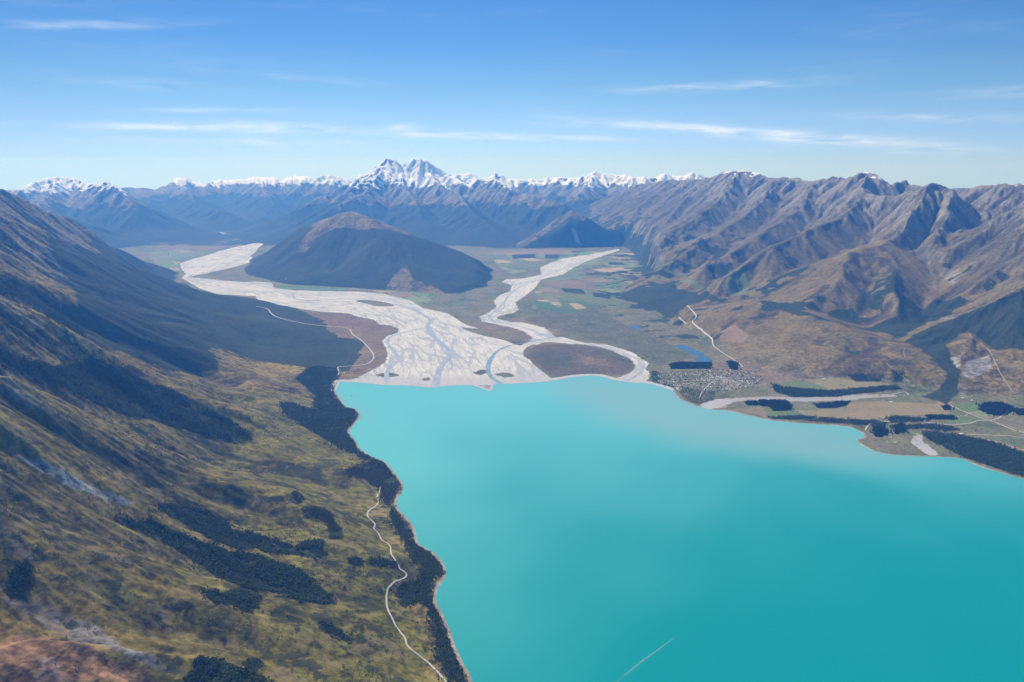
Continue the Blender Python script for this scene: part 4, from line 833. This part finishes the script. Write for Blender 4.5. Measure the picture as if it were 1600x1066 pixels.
sheet('lagoon', [(1084,561),(1100,556),(1113,562),(1110,569),(1094,570),(1088,566)], POND, .6, 'rounder blue lagoon just behind the dark pines of the village', 'lagoon')
sheet('lagoon', [(984,509),(994,509),(1001,513),(990,515)], POND, .6, 'smallest blue pond in the middle of the olive marsh', 'pond')

# ----------------------------------------------------------------- trees
import bmesh
TRUNK = plain('bark', (.06, .045, .03), .95, .2, 1.0)
def leaf_mat(name, a, b):
    M = Mat(name); oi = M.n('ShaderNodeObjectInfo'); nz = M.noise(M.pos(), 1 / 3.5, 3, .6)
    cc = M.mix(M.ramp(M.math('ADD', M.math('MULTIPLY', nz, .6), M.math('MULTIPLY', oi.outputs['Random'], .6)), .25, .85), a, b)
    M.l(cc, M.b.inputs['Base Color']); M.b.inputs['Roughness'].default_value = .85; M.b.inputs['Specular IOR Level'].default_value = .15; return M.m
LEAF = leaf_mat('beech_foliage', (.020, .036, .016), (.058, .080, .032)); PINE = leaf_mat('pine_foliage', (.012, .022, .014), (.026, .038, .022)); BUSH = leaf_mat('scrub_foliage', (.035, .034, .022), (.066, .058, .034))
def crown_mesh(name, seed, mat, kind):
    r = random.Random(seed); V = []; Fc = []
    clumps = []
    if kind == 'pine':
        for i in range(9):
            t = i / 8; clumps.append((r.uniform(-.06, .06), r.uniform(-.06, .06), .18 + t * .8, (.30 * (1 - t) + .05), .13))
    else:
        for i in range(10):
            a = r.uniform(0, 6.28); q = r.uniform(0, .30); z = r.uniform(.32, .86); clumps.append((q * math.cos(a), q * math.sin(a), z, r.uniform(.17, .27) * (1.1 - abs(z - .55)), r.uniform(.13, .2)))
    for (x, y, z, rx, rz_) in clumps:
        bm = bmesh.new(); bmesh.ops.create_icosphere(bm, subdivisions=1, radius=1.0)
        b0 = len(V)
        for v in bm.verts:
            k = 1 + r.uniform(-.28, .28); V.append((x + v.co.x * rx * k, y + v.co.y * rx * k, z + v.co.z * rz_ * k))
        bm.verts.index_update()
        for f in bm.faces: Fc.append([b0 + v.index for v in f.verts])
        bm.free()
    me = bpy.data.meshes.new(name); me.from_pydata(V, [], Fc); me.materials.append(mat); me.update(); return me
def trunk_mesh(name, seed):
    r = random.Random(seed); V = []; Fc = []
    def limb(p, q, r0, r1, n=6):
        b = len(V); d = Vector(q) - Vector(p); u = d.orthogonal().normalized(); w = d.cross(u).normalized()
        for c_, rr in ((Vector(p), r0), (Vector(q), r1)):
            for i in range(n):
                a = i * 2 * math.pi / n; V.append(tuple(c_ + u * math.cos(a) * rr + w * math.sin(a) * rr))
        for i in range(n): Fc.append([b + i, b + (i + 1) % n, b + n + (i + 1) % n, b + n + i])
    limb((0, 0, -.08), (r.uniform(-.02, .02), r.uniform(-.02, .02), .5), .035, .02); limb((0, 0, .48), (.02, .01, .85), .02, .006)
    for i in range(4):
        a = r.uniform(0, 6.28); z = r.uniform(.25, .5); limb((0, 0, z), (.22 * math.cos(a), .22 * math.sin(a), z + .22), .014, .005, 4)
    me = bpy.data.meshes.new(name); me.from_pydata(V, [], Fc); me.materials.append(TRUNK); me.update(); return me
CROWNS = {'leaf': [crown_mesh('crown', 10 + i, LEAF, 'leaf') for i in range(4)], 'pine': [crown_mesh('crown', 20 + i, PINE, 'pine') for i in range(3)], 'bush': [crown_mesh('crown', 30 + i, BUSH, 'leaf') for i in range(3)]}
TRUNKS = [trunk_mesh('trunk', 40 + i) for i in range(3)]
trng = np.random.RandomState(5)
TREES = []      # x, y, z, height, kind, label, group, category
WOODS = {  # key: kind, mean height, spacing, label, group
 'c': ('leaf', 13, 14, 'dark tree in the big gully wood on the left', 'trees of the big gully wood'),
 'b': ('leaf', 13, 16, 'dark beech tree in the high gully wood at the left edge', 'trees of the high gully wood'),
 'd': ('leaf', 12, 13, 'dark tree in the shore wood at the head of the lake', 'trees of the wood at the lake head'),
 'e': ('bush', 9, 10, 'brown-leaved bush on the rounded headland above the road end', 'bushes on the headland'),
 'f': ('leaf', 10, 9, 'dark tree in the wood between road and lake', 'trees between road and lake'),
 'g': ('leaf', 11, 10, 'dark tree in the upper gully wood of the near slope', 'trees of the upper gully wood'),
 'h': ('leaf', 12, 10, 'dark tree in the lower gully wood of the near slope', 'trees of the lower gully wood'),
 'i': ('leaf', 11, 9, 'dark tree in the small wood below the lower gully', 'trees of the small wood'),
 'k': ('leaf', 9, 7, 'dark tree in the clump at the left edge', 'trees of the clump on the rocky slope'),
 'l': ('leaf', 9, 8, 'dark tree in the wood at the bottom edge', 'trees of the bottom wood'),
 'm': ('leaf', 8, 8, 'dark tree in the slanting line on the green slope', 'trees of the slanting line'),
 'n': ('bush', 8, 8, 'brown-leaved bush in the hook-shaped thicket on the green slope', 'bushes of the hook-shaped thicket'),
 'o': ('leaf', 10, 9, 'dark tree in the short upright clump on the green slope', 'trees of the upright clump'),
 'p': ('leaf', 10, 9, 'dark tree in the clump at the end of the upper gully', 'trees of the gully end clump'),
 'q': ('leaf', 8, 8, 'dark tree in the hedge left of the road bend', 'trees left of the road bend'),
 'r': ('leaf', 8, 8, 'dark tree in the hedge reaching the road bend', 'trees reaching the road bend'),
 's': ('leaf', 8, 8, 'dark bush beside the bottom creek', 'bushes beside the creek'),
 't': ('pine', 16, 9, 'dark pine in the straight belt behind the village', 'pines behind the village'),
 'u': ('pine', 20, 9, 'dark pine in the short block by the stony stream', 'pines of the short block'),
 'v': ('pine', 20, 9, 'dark pine in the long block by the stony stream', 'pines of the long block'),
 'w': ('leaf', 14, 12, 'dark tree on the terrace edge below the oval field', 'trees on the terrace edge'),
 'x': ('pine', 15, 10, 'dark tree in the patch above the tan field', 'trees above the tan field'),
 'y': ('leaf', 10, 11, 'dark tree on the bank above the right shore', 'trees on the shore bank'),
 'z': ('leaf', 14, 12, 'dark tree in the steep shore wood at the right edge', 'trees of the right shore wood'),
 'aa': ('pine', 20, 11, 'dark conifer in the big farm belt at the right edge', 'conifers of the farm belt'),
 'ab': ('pine', 20, 9, 'dark conifer in the square clump on the point', 'conifers on the point'),
 'ac': ('pine', 17, 10, 'dark conifer in the clump behind the point', 'conifers behind the point'),
 'ad': ('pine', 16, 9, 'dark conifer in the straight hedge of the green field', 'conifers of the field hedge'),
 'ae': ('leaf', 12, 11, 'dark tree in the belt below the tan field', 'trees below the tan field'),
 'af': ('leaf', 12, 12, 'dark tree on the scarp below the terrace road', 'trees on the scarp'),
 'ag': ('pine', 18, 10, 'dark conifer by the last farm at the right edge', 'conifers by the last farm'),
 'ah': ('pine', 16, 9, 'dark conifer beside the road at the gorge mouth', 'conifers at the gorge mouth'),
 'ai': ('pine', 18, 10, 'dark conifer where the road enters the village', 'conifers at the village entrance'),
 'aj': ('leaf', 11, 13, 'dark tree at the foot of the brown hill above the oval field', 'trees at the hill foot'),
 'ak': ('leaf', 11, 13, 'dark tree beside the straight track on the brown hill', 'trees beside the straight track'),
}
def scatter(poly, spacing):
    lo, hi = poly.min(0), poly.max(0); nx, ny = int((hi[0] - lo[0]) / spacing) + 2, int((hi[1] - lo[1]) / spacing) + 2
    if nx * ny > 400000: return np.zeros((0, 2))
    q = np.stack(np.meshgrid(np.arange(nx), np.arange(ny)), -1).reshape(-1, 2) * spacing + lo + trng.uniform(-.45, .45, (nx * ny, 2)) * spacing
    sd = poly_sd(q[:, 0], q[:, 1], poly, 60.0) + 26 * fbm(q[:, 0], q[:, 1], 70, 3, 9) + (26 if len(poly) > 12 and poly[:, 0].mean() < 800 else 6) * fbm(q[:, 0], q[:, 1], 220, 2, 13) + 6 * fbm(q[:, 0], q[:, 1], 18, 2, 19)
    sh = poly_sd(q[:, 0], q[:, 1], lake_poly, 60.0)
    gap = fbm(q[:, 0], q[:, 1], 120, 3, 29)
    return q[(sd > -np.minimum(trng.exponential(11, len(q)), 60)) & (sh < -9) & (gap > -.30)]
def add_trees(q, kind, h0, label, group, cat='tree'):
    if not len(q): return
    z = height(q[:, 0], q[:, 1]); zr_ = (z - z.min()) / max(z.max() - z.min(), 1); yr = (q[:, 1] - q[:, 1].min()) / max(np.ptp(q[:, 1]), 1)
    for (x, y), zz, a, b in zip(q, z, zr_, yr):
        hh = h0 * trng.uniform(.6, 1.3)
        where = ('tall ' if hh > h0 * 1.1 else 'low ' if hh < h0 * .78 else '') + label + (', top end' if a > .75 else ', upper half' if a > .5 else ', lower half' if a > .25 else ', bottom end') + (', far side' if b > .6 else ', near side' if b < .4 else '')
        TREES.append((x, y, zz - .4, hh, kind, where, group, cat))
for k, (kind, h0, spc, lab, grp) in WOODS.items():
    add_trees(scatter(FS[k], spc), kind, h0, lab, grp, 'bush' if 'bush' in lab.split()[:2] or lab.split()[1] == 'bush' else 'tree')
n_wood = len(TREES)
# scattered scrub and odd trees on the near slope
cand = np.stack([trng.uniform(-3800, -150, 260000), trng.uniform(1500, 8200, 260000)], -1)
dens = fbm(cand[:, 0], cand[:, 1], 420, 4, 101) + .55 * fbm(cand[:, 0], cand[:, 1], 90, 3, 111)
shw = poly_sd(cand[:, 0], cand[:, 1], lake_poly, 900.0)
keep = (shw < -12) & (trng.rand(len(cand)) < np.clip((dens - .12) * 2.2 + .25 * sstep(-300, -20, shw), .006, .8))
cand = cand[keep]
hcs = height(cand[:, 0], cand[:, 1])
SCRUB = np.concatenate([cand, hcs[:, None] - .3, trng.uniform(2.5, 7.0, (len(cand), 1))], 1)
print('wood trees', n_wood, 'scrub', len(SCRUB))
# single trees one can point at
SINGLE = [(183,727,9,'lone dark tree on the open green spur right of the scree'),(328,848,8,'lone dark tree on the golden spur between the two gully woods'),(411,958,12,'left one of two dark trees below the small wood'),(425,962,12,'right one of two dark trees below the small wood'),
 (369,952,7,'small dark tree just under the small wood'),(602,893,8,'lone round tree just left of the sharp road bend'),(403,803,9,'lone dark tree on the green slope below the headland'),(488,750,9,'slender dark tree high on the green slope'),(150,652,9,'lone dark tree on the brown spur under the gully wood'),
 (364,985,6,'small dark bush on the pale green slope at lower left'),(66,796,7,'dark bush on the brown slope near the left edge'),(413,852,9,'dark tree standing at the tail of the upper gully wood'),(1612-60,652,18,'lone conifer by the fork of the right-hand roads'),(1432,664,16,'pair-like conifer standing on the terrace road'),
 (1505,668,18,'round dark tree beside the lower road bend'),(1545,651,14,'lone tree in the brown field by the farm belt'),(1513,648,12,'lone tree beside the straight right-hand road'),(1583,648,22,'tall pointed conifer at the right end of the farm belt'),(1420,678,12,'dark tree on the gravel point among the cottages'),
 (1590,676,14,'dark tree beside the road at the right edge'),(1533,672,12,'dark bush on the bank between the two right-hand roads'),(439,738,9,'dark tree at the head of the green slope')]
singles = []
for (px, py, hh, lab) in SINGLE:
    g = ground([px], [py])[0]; singles.append((g[0], g[1], g[2] - .4, hh, 'pine' if 'conifer' in lab else 'leaf', lab, None, 'tree' if 'bush' not in lab else 'bush'))
def in_frame(x, y, z):
    d = np.stack([x, y, z - CAM_H], -1); f_ = d[:, 1] * CP - d[:, 2] * SP; u_ = d[:, 1] * SP + d[:, 2] * CP
    return (np.abs(d[:, 0] / f_) < .66) & (np.abs(u_ / f_) < .45) & (f_ > 0)
def visible(x, y, z):
    ok = np.ones(len(x), bool)
    for t in np.linspace(.25, .985, 60):
        ok &= (CAM_H + (z + 8 - CAM_H) * t) > height(x * t, y * t)
    return ok
tx = np.array([t[0] for t in TREES]); ty = np.array([t[1] for t in TREES]); tz = np.array([t[2] for t in TREES]); th = np.array([t[3] for t in TREES])
vis = in_frame(tx, ty, tz) & visible(tx, ty, tz)
size = np.where(vis, th / np.sqrt(tx ** 2 + ty ** 2 + (CAM_H - tz) ** 2), 0)
order = np.argsort(-size); n_ind = 300 - len(singles)
chosen = [TREES[i] for i in order[:n_ind]]; rest = [TREES[i] for i in order[n_ind:]]
for i, (x, y, z, h, kind, lab, grp, cat) in enumerate(singles + chosen):
    cm = CROWNS[kind][i % len(CROWNS[kind])]
    o = bpy.data.objects.new('bush' if cat == 'bush' else ('conifer_tree' if kind == 'pine' else 'beech_tree'), None); COL.objects.link(o)
    o.location = (x, y, z); o.rotation_euler = (0, 0, trng.uniform(0, 6.28)); w = trng.uniform(.9, 1.25) * (1.0 if kind != 'pine' else .8)
    o.scale = (h * w, h * w, h); tag(o, lab, cat, grp); o.empty_display_size = .5
    link('trunk', TRUNKS[i % 3], o); link('crown', cm, o)
def instancer(name, pts, mesh_list, label, cat):
    """one mass of small plants: a point cloud whose points carry the crowns"""
    P = np.asarray(pts, np.float32)
    me = bpy.data.meshes.new(name); me.vertices.add(len(P)); me.vertices.foreach_set('co', np.ascontiguousarray(P[:, :3]).ravel())
    a = me.attributes.new('size', 'FLOAT', 'POINT'); a.data.foreach_set('value', np.ascontiguousarray(P[:, 3]))
    o = link(name, me); tag(o, label, cat, kind='stuff')
    ng = bpy.data.node_groups.new(name, 'GeometryNodeTree')
    ng.interface.new_socket('Geometry', in_out='INPUT', socket_type='NodeSocketGeometry'); ng.interface.new_socket('Geometry', in_out='OUTPUT', socket_type='NodeSocketGeometry')
    gi = ng.nodes.new('NodeGroupInput'); go = ng.nodes.new('NodeGroupOutput'); jn = ng.nodes.new('GeometryNodeJoinGeometry')
    idx = ng.nodes.new('GeometryNodeInputIndex'); rz = ng.nodes.new('FunctionNodeRandomValue'); rz.data_type = 'FLOAT_VECTOR'; rz.inputs[0].default_value = (0, 0, 0); rz.inputs[1].default_value = (0, 0, 6.28)
    na = ng.nodes.new('GeometryNodeInputNamedAttribute'); na.data_type = 'FLOAT'; na.inputs[0].default_value = 'size'
    rs = ng.nodes.new('FunctionNodeRandomValue'); rs.data_type = 'FLOAT_VECTOR'; rs.inputs[0].default_value = (.85, .85, .8); rs.inputs[1].default_value = (1.3, 1.3, 1.15); rs.inputs[8].default_value = 3
    sc_ = ng.nodes.new('ShaderNodeVectorMath'); sc_.operation = 'SCALE'; ng.links.new(rs.outputs[0], sc_.inputs[0]); ng.links.new(na.outputs[0], sc_.inputs['Scale'])
    n = len(mesh_list)
    for i, cm in enumerate(mesh_list):
        tmp = bpy.data.objects.new('crown_shape', cm)
        oi = ng.nodes.new('GeometryNodeObjectInfo'); oi.inputs[0].default_value = tmp; oi.inputs['As Instance'].default_value = False
        md = ng.nodes.new('ShaderNodeMath'); md.operation = 'MODULO'; ng.links.new(idx.outputs[0], md.inputs[0]); md.inputs[1].default_value = n
        eq = ng.nodes.new('FunctionNodeCompare'); eq.data_type = 'FLOAT'; eq.operation = 'EQUAL'; ng.links.new(md.outputs[0], eq.inputs[0]); eq.inputs[1].default_value = i; eq.inputs['Epsilon'].default_value = .1
        ip = ng.nodes.new('GeometryNodeInstanceOnPoints'); ng.links.new(gi.outputs[0], ip.inputs['Points']); ng.links.new(oi.outputs['Geometry'], ip.inputs['Instance']); ng.links.new(eq.outputs[0], ip.inputs['Selection'])
        ng.links.new(rz.outputs[0], ip.inputs['Rotation']); ng.links.new(sc_.outputs[0], ip.inputs['Scale']); ng.links.new(ip.outputs[0], jn.inputs[0])
    ng.links.new(jn.outputs[0], go.inputs[0]); md_ = o.modifiers.new('scatter', 'NODES'); md_.node_group = ng
    return o

def rest_of(kind): return np.array([(x, y, z, h) for (x, y, z, h, k, *_r) in rest if k == kind]).reshape(-1, 4)
for kind, nm, lab, cat in (('leaf', 'beech_wood', 'dark beech woods filling the gullies and the shore strips', 'woodland'), ('pine', 'pine_belt', 'dark conifers massed in belts around village and farms', 'woodland'), ('bush', 'thicket', 'brown-leaved thickets on the headland and green slope', 'thicket')):
    q = rest_of(kind)
    if len(q): instancer(nm, q, CROWNS[kind], lab, cat)
instancer('scrub', SCRUB, CROWNS['bush'][:2] + CROWNS['leaf'][:1], 'low dark scrub dotted over the near slopes', 'scrub')

# ----------------------------------------------------------------- houses of the village and the farms
ROOFS = {'white': plain('roof_white', (.80, .80, .78), .5, .08), 'grey': plain('roof_grey', (.28, .30, .32), .5, .1), 'dark': plain('roof_dark', (.08, .09, .10), .5, .1), 'red': plain('roof_red', (.30, .09, .06), .6, .1), 'green': plain('roof_green', (.09, .16, .11), .6, .1), 'cream': plain('roof_cream', (.55, .49, .38), .6, .1)}
WALLS = [plain('wall_cream', (.60, .56, .47), .8, .06), plain('wall_timber', (.22, .15, .10), .8, .15), plain('wall_white', (.75, .75, .72), .8, .05)]
GLASS = plain('window_glass', (.04, .05, .06), .15, .05)
def gable(w, d, h, rh, ov=.5, z0=0.0):
    a, b = w / 2, d / 2
    walls = ([(-a, -b, z0), (a, -b, z0), (a, b, z0), (-a, b, z0), (-a, -b, h), (a, -b, h), (a, b, h), (-a, b, h), (-a, 0, h + rh), (a, 0, h + rh)], [(0, 1, 5, 4), (1, 2, 6, 9, 5), (2, 3, 7, 6), (3, 0, 4, 8, 7)])
    A, B, t = a + ov, b + ov, .25; e = h - rh * ov / b
    rv = [(-A, -B, e), (A, -B, e), (A, 0, h + rh), (-A, 0, h + rh), (A, B, e), (-A, B, e)]; rv += [(x, y, z + t) for x, y, z in rv]
    roof = (rv, [(6, 7, 8, 9), (9, 8, 10, 11), (0, 3, 2, 1), (3, 5, 4, 2), (0, 1, 7, 6), (5, 11, 10, 4), (1, 2, 8, 7), (2, 4, 10, 8), (0, 6, 9, 3), (3, 9, 11, 5)])
    return walls, roof
def pm(name, vf, mat):
    me = bpy.data.meshes.new(name); me.from_pydata(vf[0], [], vf[1]); me.materials.append(mat); me.update(); return me
def boxes(bs):
    V, Fc = [], []
    for (x0, x1, y0, y1, z0, z1) in bs:
        b = len(V); V += [(x, y, z) for z in (z0, z1) for (x, y) in ((x0, y0), (x1, y0), (x1, y1), (x0, y1))]
        Fc += [[b + i for i in q] for q in ((3, 2, 1, 0), (4, 5, 6, 7), (0, 1, 5, 4), (1, 2, 6, 5), (2, 3, 7, 6), (3, 0, 4, 7))]
    return V, Fc
SHAPES = []
for i, (w, d, h, rh) in enumerate([(18, 11, 3.2, 2.2), (15, 12, 3.2, 2.6), (23, 11, 3.4, 2.2), (14, 10, 5.4, 2.4), (30, 16, 5.4, 2.4)]):
    wl, rf = gable(w, d, h, rh)
    win = boxes([(x - 1, x + 1, -d / 2 - .06, -d / 2 + .1, 1, 2.3) for x in (-w * .3, w * .05, w * .33)] + [(x - 1, x + 1, d / 2 - .1, d / 2 + .06, 1, 2.3) for x in (-w * .3, w * .3)])
    dr = boxes([(-w * .14 - .5, -w * .14 + .5, -d / 2 - .08, -d / 2 + .1, 0, 2.1)]); chm = boxes([(w * .22, w * .22 + .9, .4, 1.3, h, h + rh + 1.0)])
    SHAPES.append((wl, rf, win, dr, chm))
MC = {}
def house(x, y, rz, shape, roof, wall, label, group=None, cat='house', name='house', detail=True):
    z = float(height(np.array([x]), np.array([y]))[0]) - .2
    o = bpy.data.objects.new(name, None); COL.objects.link(o); o.location = (x, y, z); o.rotation_euler = (0, 0, rz); tag(o, label, cat, group)
    wl, rf, win, dr, chm = SHAPES[shape]
    def get(k, vf, m):
        key = (k, shape, m.name)
        if key not in MC: MC[key] = pm(k, vf, m)
        return MC[key]
    link('wall', get('wall', wl, WALLS[wall]), o); r = link('roof', get('roof', rf, ROOFS[roof]), o)
    if detail:
        link('window', get('window', win, GLASS), o); link('door', get('door', dr, WALLS[1]), o); link('chimney', get('chimney', chm, WALLS[0]), r)
    return o
hr = random.Random(3)
town = flat(*np.array([(1020,588),(1045,583),(1075,581),(1110,580),(1150,578),(1176,583),(1188,592),(1180,603),(1150,608),(1120,612),(1098,610),(1075,606),(1050,603),(1030,598)], float).T)
lo, hi = town.min(0), town.max(0); placed = []
tries = 0
gdir = math.radians(8)
while len(placed) < 190 and tries < 9000:
    tries += 1
    u, v = hr.uniform(lo[0], hi[0]), hr.uniform(lo[1], hi[1])
    row = round(v / 62.) * 62 + hr.uniform(-12, 12)
    if poly_sd(np.array([u]), np.array([row]), town)[0] < 8: continue
    if any((u - a) ** 2 + (row - b) ** 2 < 24 ** 2 for a, b in placed): continue
    if fbm(np.array([u]), np.array([row]), 260, 2, 7)[0] < -.22: continue
    placed.append((u, row))
    rc = hr.choices(['white', 'grey', 'dark', 'red', 'green', 'cream'], [8, 5, 2, 1, .8, 4])[0]
    fu, fv = (u - lo[0]) / (hi[0] - lo[0]), (row - lo[1]) / (hi[1] - lo[1])
    where = ('at the river end' if fu < .2 else 'left of the middle' if fu < .42 else 'in the middle' if fu < .6 else 'right of the middle' if fu < .8 else 'at the inland end') + ' of the village, ' + ('on the lake side' if fv < .33 else 'in the central streets' if fv < .62 else 'on the marsh side')
    shp = hr.choice([0, 0, 1, 1, 2, 3]); kind_ = {0: 'small', 1: 'squarish', 2: 'long low', 3: 'two-storey'}[shp]
    house(u, row, gdir + hr.choice([0, math.pi / 2]) + hr.uniform(-.1, .1), shp, rc, hr.randrange(3), f'{kind_} {rc}-roofed house {where}', 'houses of the lakeside village', detail=False)
for (px, py, shp, rc, rz, lab, cat, nm) in [(1135,609,4,'white',.2,'largest bright white shed at the lake side of the village','shed','shed'),(1121,589,4,'white',.1,'bright white hall in the middle of the village','hall','hall'),(1137,606,2,'white',.3,'bright white building just above the largest white shed','building','house'),
    (1046,575,1,'white',.4,'small white house beside the left end of the pine belt','house','house'),(1045,578,0,'grey',.4,'grey house below the left end of the pine belt','house','house'),(1287,593,4,'white',.2,'white farm shed on the edge of the oval field','shed','shed'),
    (1244,592,2,'grey',.3,'grey farmhouse left of the oval field','house','house'),(1251,593,2,'grey',.3,'second grey farm building left of the oval field','house','house'),(1376,599,1,'cream',.4,'cream farmhouse at the foot of the brown hill','house','house'),
    (1345,619,3,'white',.6,'white tall building beside the stony stream','building','house'),(1392,629,4,'white',.1,'white shed on the upper edge of the tan field','shed','shed'),(1504,623,4,'white',.3,'white farm building at the gorge mouth','shed','shed'),(1518,626,2,'white',.4,'white farmhouse under the left end of the conifer belt','house','house'),
    (1446,658,2,'white',.1,'white house on the terrace road below the hedge','house','house'),(1458,658,2,'cream',.2,'cream house on the terrace road below the hedge','house','house'),(1566,641,1,'white',.5,'white farmhouse inside the big conifer belt','house','house'),
    (1388,676,2,'grey',.4,'grey cottage nearest the square conifer clump','house','house'),(1392,684,1,'white',.8,'white cottage in the middle of the point','house','house'),(1399,692,2,'white',.2,'white cottage among the trees low on the point','house','house'),(1381,682,1,'grey',.9,'grey cottage on the lake side of the point','house','house'),(1386,690,1,'cream',.3,'cream cottage above the beach of the point','house','house'),
    (1502,679,4,'white',.1,'white shed at the left end of the field-edge road','shed','shed'),(447,437,4,'white',.2,'white farm building at the foot of the lone hill','shed','shed'),(862,421,4,'white',.2,'white barn in the flat fields right of the gravel river','shed','shed'),(1098,558-55,2,'white',.2,'white farmhouse where the terrace road bends','house','house'),
    (1080,506,2,'grey',.4,'grey farmhouse below the square of farm tracks','house','house'),(538,583,1,'white',.2,'small white lodge in the trees at the head of the lake','house','house'),(1000,494,4,'grey',.2,'grey shed below the dark woods of the terrace','shed','shed')]:
    g = ground([px], [py])[0]; house(g[0], g[1], rz, shp, rc, 0 if rc != 'white' else 2, lab, None, cat, nm)
# garden trees between the houses
tq = []
while len(tq) < 620:
    u, v = hr.uniform(lo[0] - 60, hi[0] + 60), hr.uniform(lo[1] - 90, hi[1] + 20)
    if poly_sd(np.array([u]), np.array([v]), town)[0] < -40 or any((u - a) ** 2 + (v - b) ** 2 < 14 ** 2 for a, b in placed): continue
    if poly_sd(np.array([u]), np.array([v]), lake_poly)[0] > -15: continue
    tq.append((u, v, float(height(np.array([u]), np.array([v]))[0]) - .3, hr.uniform(6, 15)))
wood2 = flat(*np.array([(1062,606),(1100,612),(1120,614),(1112,626),(1090,632),(1072,624),(1062,614)], float).T); q = scatter(wood2, 14)
w3 = flat(*np.array([(1020,580),(1030,584),(1028,600),(1045,602),(1052,606),(1020,598)], float).T); q = np.concatenate([q, scatter(w3, 12)])
tq += [(x, y, float(height(np.array([x]), np.array([y]))[0]) - .3, hr.uniform(5, 11)) for x, y in q]
instancer('garden_trees', tq, CROWNS['leaf'] + CROWNS['bush'][:1], 'dark garden trees and shore willows in and beside the village', 'trees')

# ----------------------------------------------------------------- the boat and its wake
HULL = plain('boat_white', (.82, .82, .80), .35, .04)
g = flat(np.array([549.]), np.array([618.]), 0)[0]
bt = bpy.data.objects.new('boat', None); COL.objects.link(bt); bt.location = (g[0], g[1], 0); bt.rotation_euler = (0, 0, .5); tag(bt, 'small white cruise boat lying off the wooded shore at the head of the lake', 'boat')
st = [(-13, 3.0, 2.4), (-6, 3.4, 2.4), (3, 3.2, 2.7), (9, 2.0, 3.1), (13, .15, 3.5)]; V = []
for x, w, h in st: V += [(x, -w, h), (x, -w * .8, -.4), (x, w * .8, -.4), (x, w, h)]
Fc = [(i * 4 + j, i * 4 + (j + 1) % 4, (i + 1) * 4 + (j + 1) % 4, (i + 1) * 4 + j) for i in range(4) for j in range(4)] + [(3, 2, 1, 0), (16, 17, 18, 19)]
link('hull', pm('hull', (V, Fc), HULL), bt); cb = link('cabin', pm('cabin', boxes([(-10, 5, -2.5, 2.5, 2.5, 5.0), (-8, 1, -2.1, 2.1, 5.02, 7.2)]), HULL), bt)
link('window', pm('window', boxes([(-9, 4, -2.55, 2.55, 3.4, 4.3), (-7, .4, -2.15, 2.15, 5.7, 6.6)]), GLASS), cb)
WK = Mat('wake_foam'); WK.b.inputs['Base Color'].default_value = (.30, .52, .52, 1); WK.b.inputs['Roughness'].default_value = .5
tr = WK.n('ShaderNodeBsdfTransparent'); mx = WK.n('ShaderNodeMixShader'); WK.l(WK.math('MULTIPLY', WK.attr('foam').outputs['Fac'], WK.ramp(WK.noise(WK.pos(), 1 / 14., 4, .6), .25, .7, .25, .8)), mx.inputs[0]); WK.l(tr.outputs[0], mx.inputs[1]); WK.l(WK.b.outputs[0], mx.inputs[2]); WK.l(mx.outputs[0], WK.out.inputs[0])
wl_ = flat(*curve([(1053,997),(1030,1014),(1005,1032),(980,1052),(955,1072)], 8).T, z=0); m = len(wl_); tn = np.gradient(wl_, axis=0); tn /= np.hypot(tn[:, 0], tn[:, 1])[:, None]; nr = np.stack([-tn[:, 1], tn[:, 0]], -1)
V = []; fo = []
for j, s in enumerate((-1, -.4, 0, .4, 1)):
    for i in range(m): w = 4 + 9 * i / m; V.append((*(wl_[i] + nr[i] * w * s), .12)); fo.append((0, .6, 1, .6, 0)[j] * (.25 + .75 * math.sin(math.pi * min(1, i / m * 1.2 + .05)) ** .5) * .75)
Fc = [(j * m + i, j * m + i + 1, (j + 1) * m + i + 1, (j + 1) * m + i) for j in range(4) for i in range(m - 1)]
tag(link('boat_wake', np_mesh('boat_wake', V, np.array(Fc), [WK.m], True, [('foam', 'FLOAT', fo)])), 'thin pale wake streak on the turquoise water at the bottom', 'wake', kind='structure')

# ----------------------------------------------------------------- the air
hm = bpy.data.materials.new('haze'); hm.use_nodes = True; t = hm.node_tree; t.nodes.clear()
pv = t.nodes.new('ShaderNodeVolumePrincipled'); oo = t.nodes.new('ShaderNodeOutputMaterial'); t.links.new(pv.outputs[0], oo.inputs['Volume'])
pv.inputs['Color'].default_value = (.09, .34, 1.0, 1); pv.inputs['Density'].default_value = 3.1e-5; pv.inputs['Anisotropy'].default_value = .3; pv.inputs['Absorption Color'].default_value = (1, 1, 1, 1)
hx, y0, y1, z0, z1 = 52000, -6000, 49500, -60, float(Z.max()) + 60
bv = boxes([(-hx, hx, y0, y1, z0, z1)]); ho = link('haze', pm('haze', bv, hm)); tag(ho, 'pale blue air that fades the far ranges', 'haze', kind='stuff')
print('highest', Z.max(), 'lowest', Z.min())
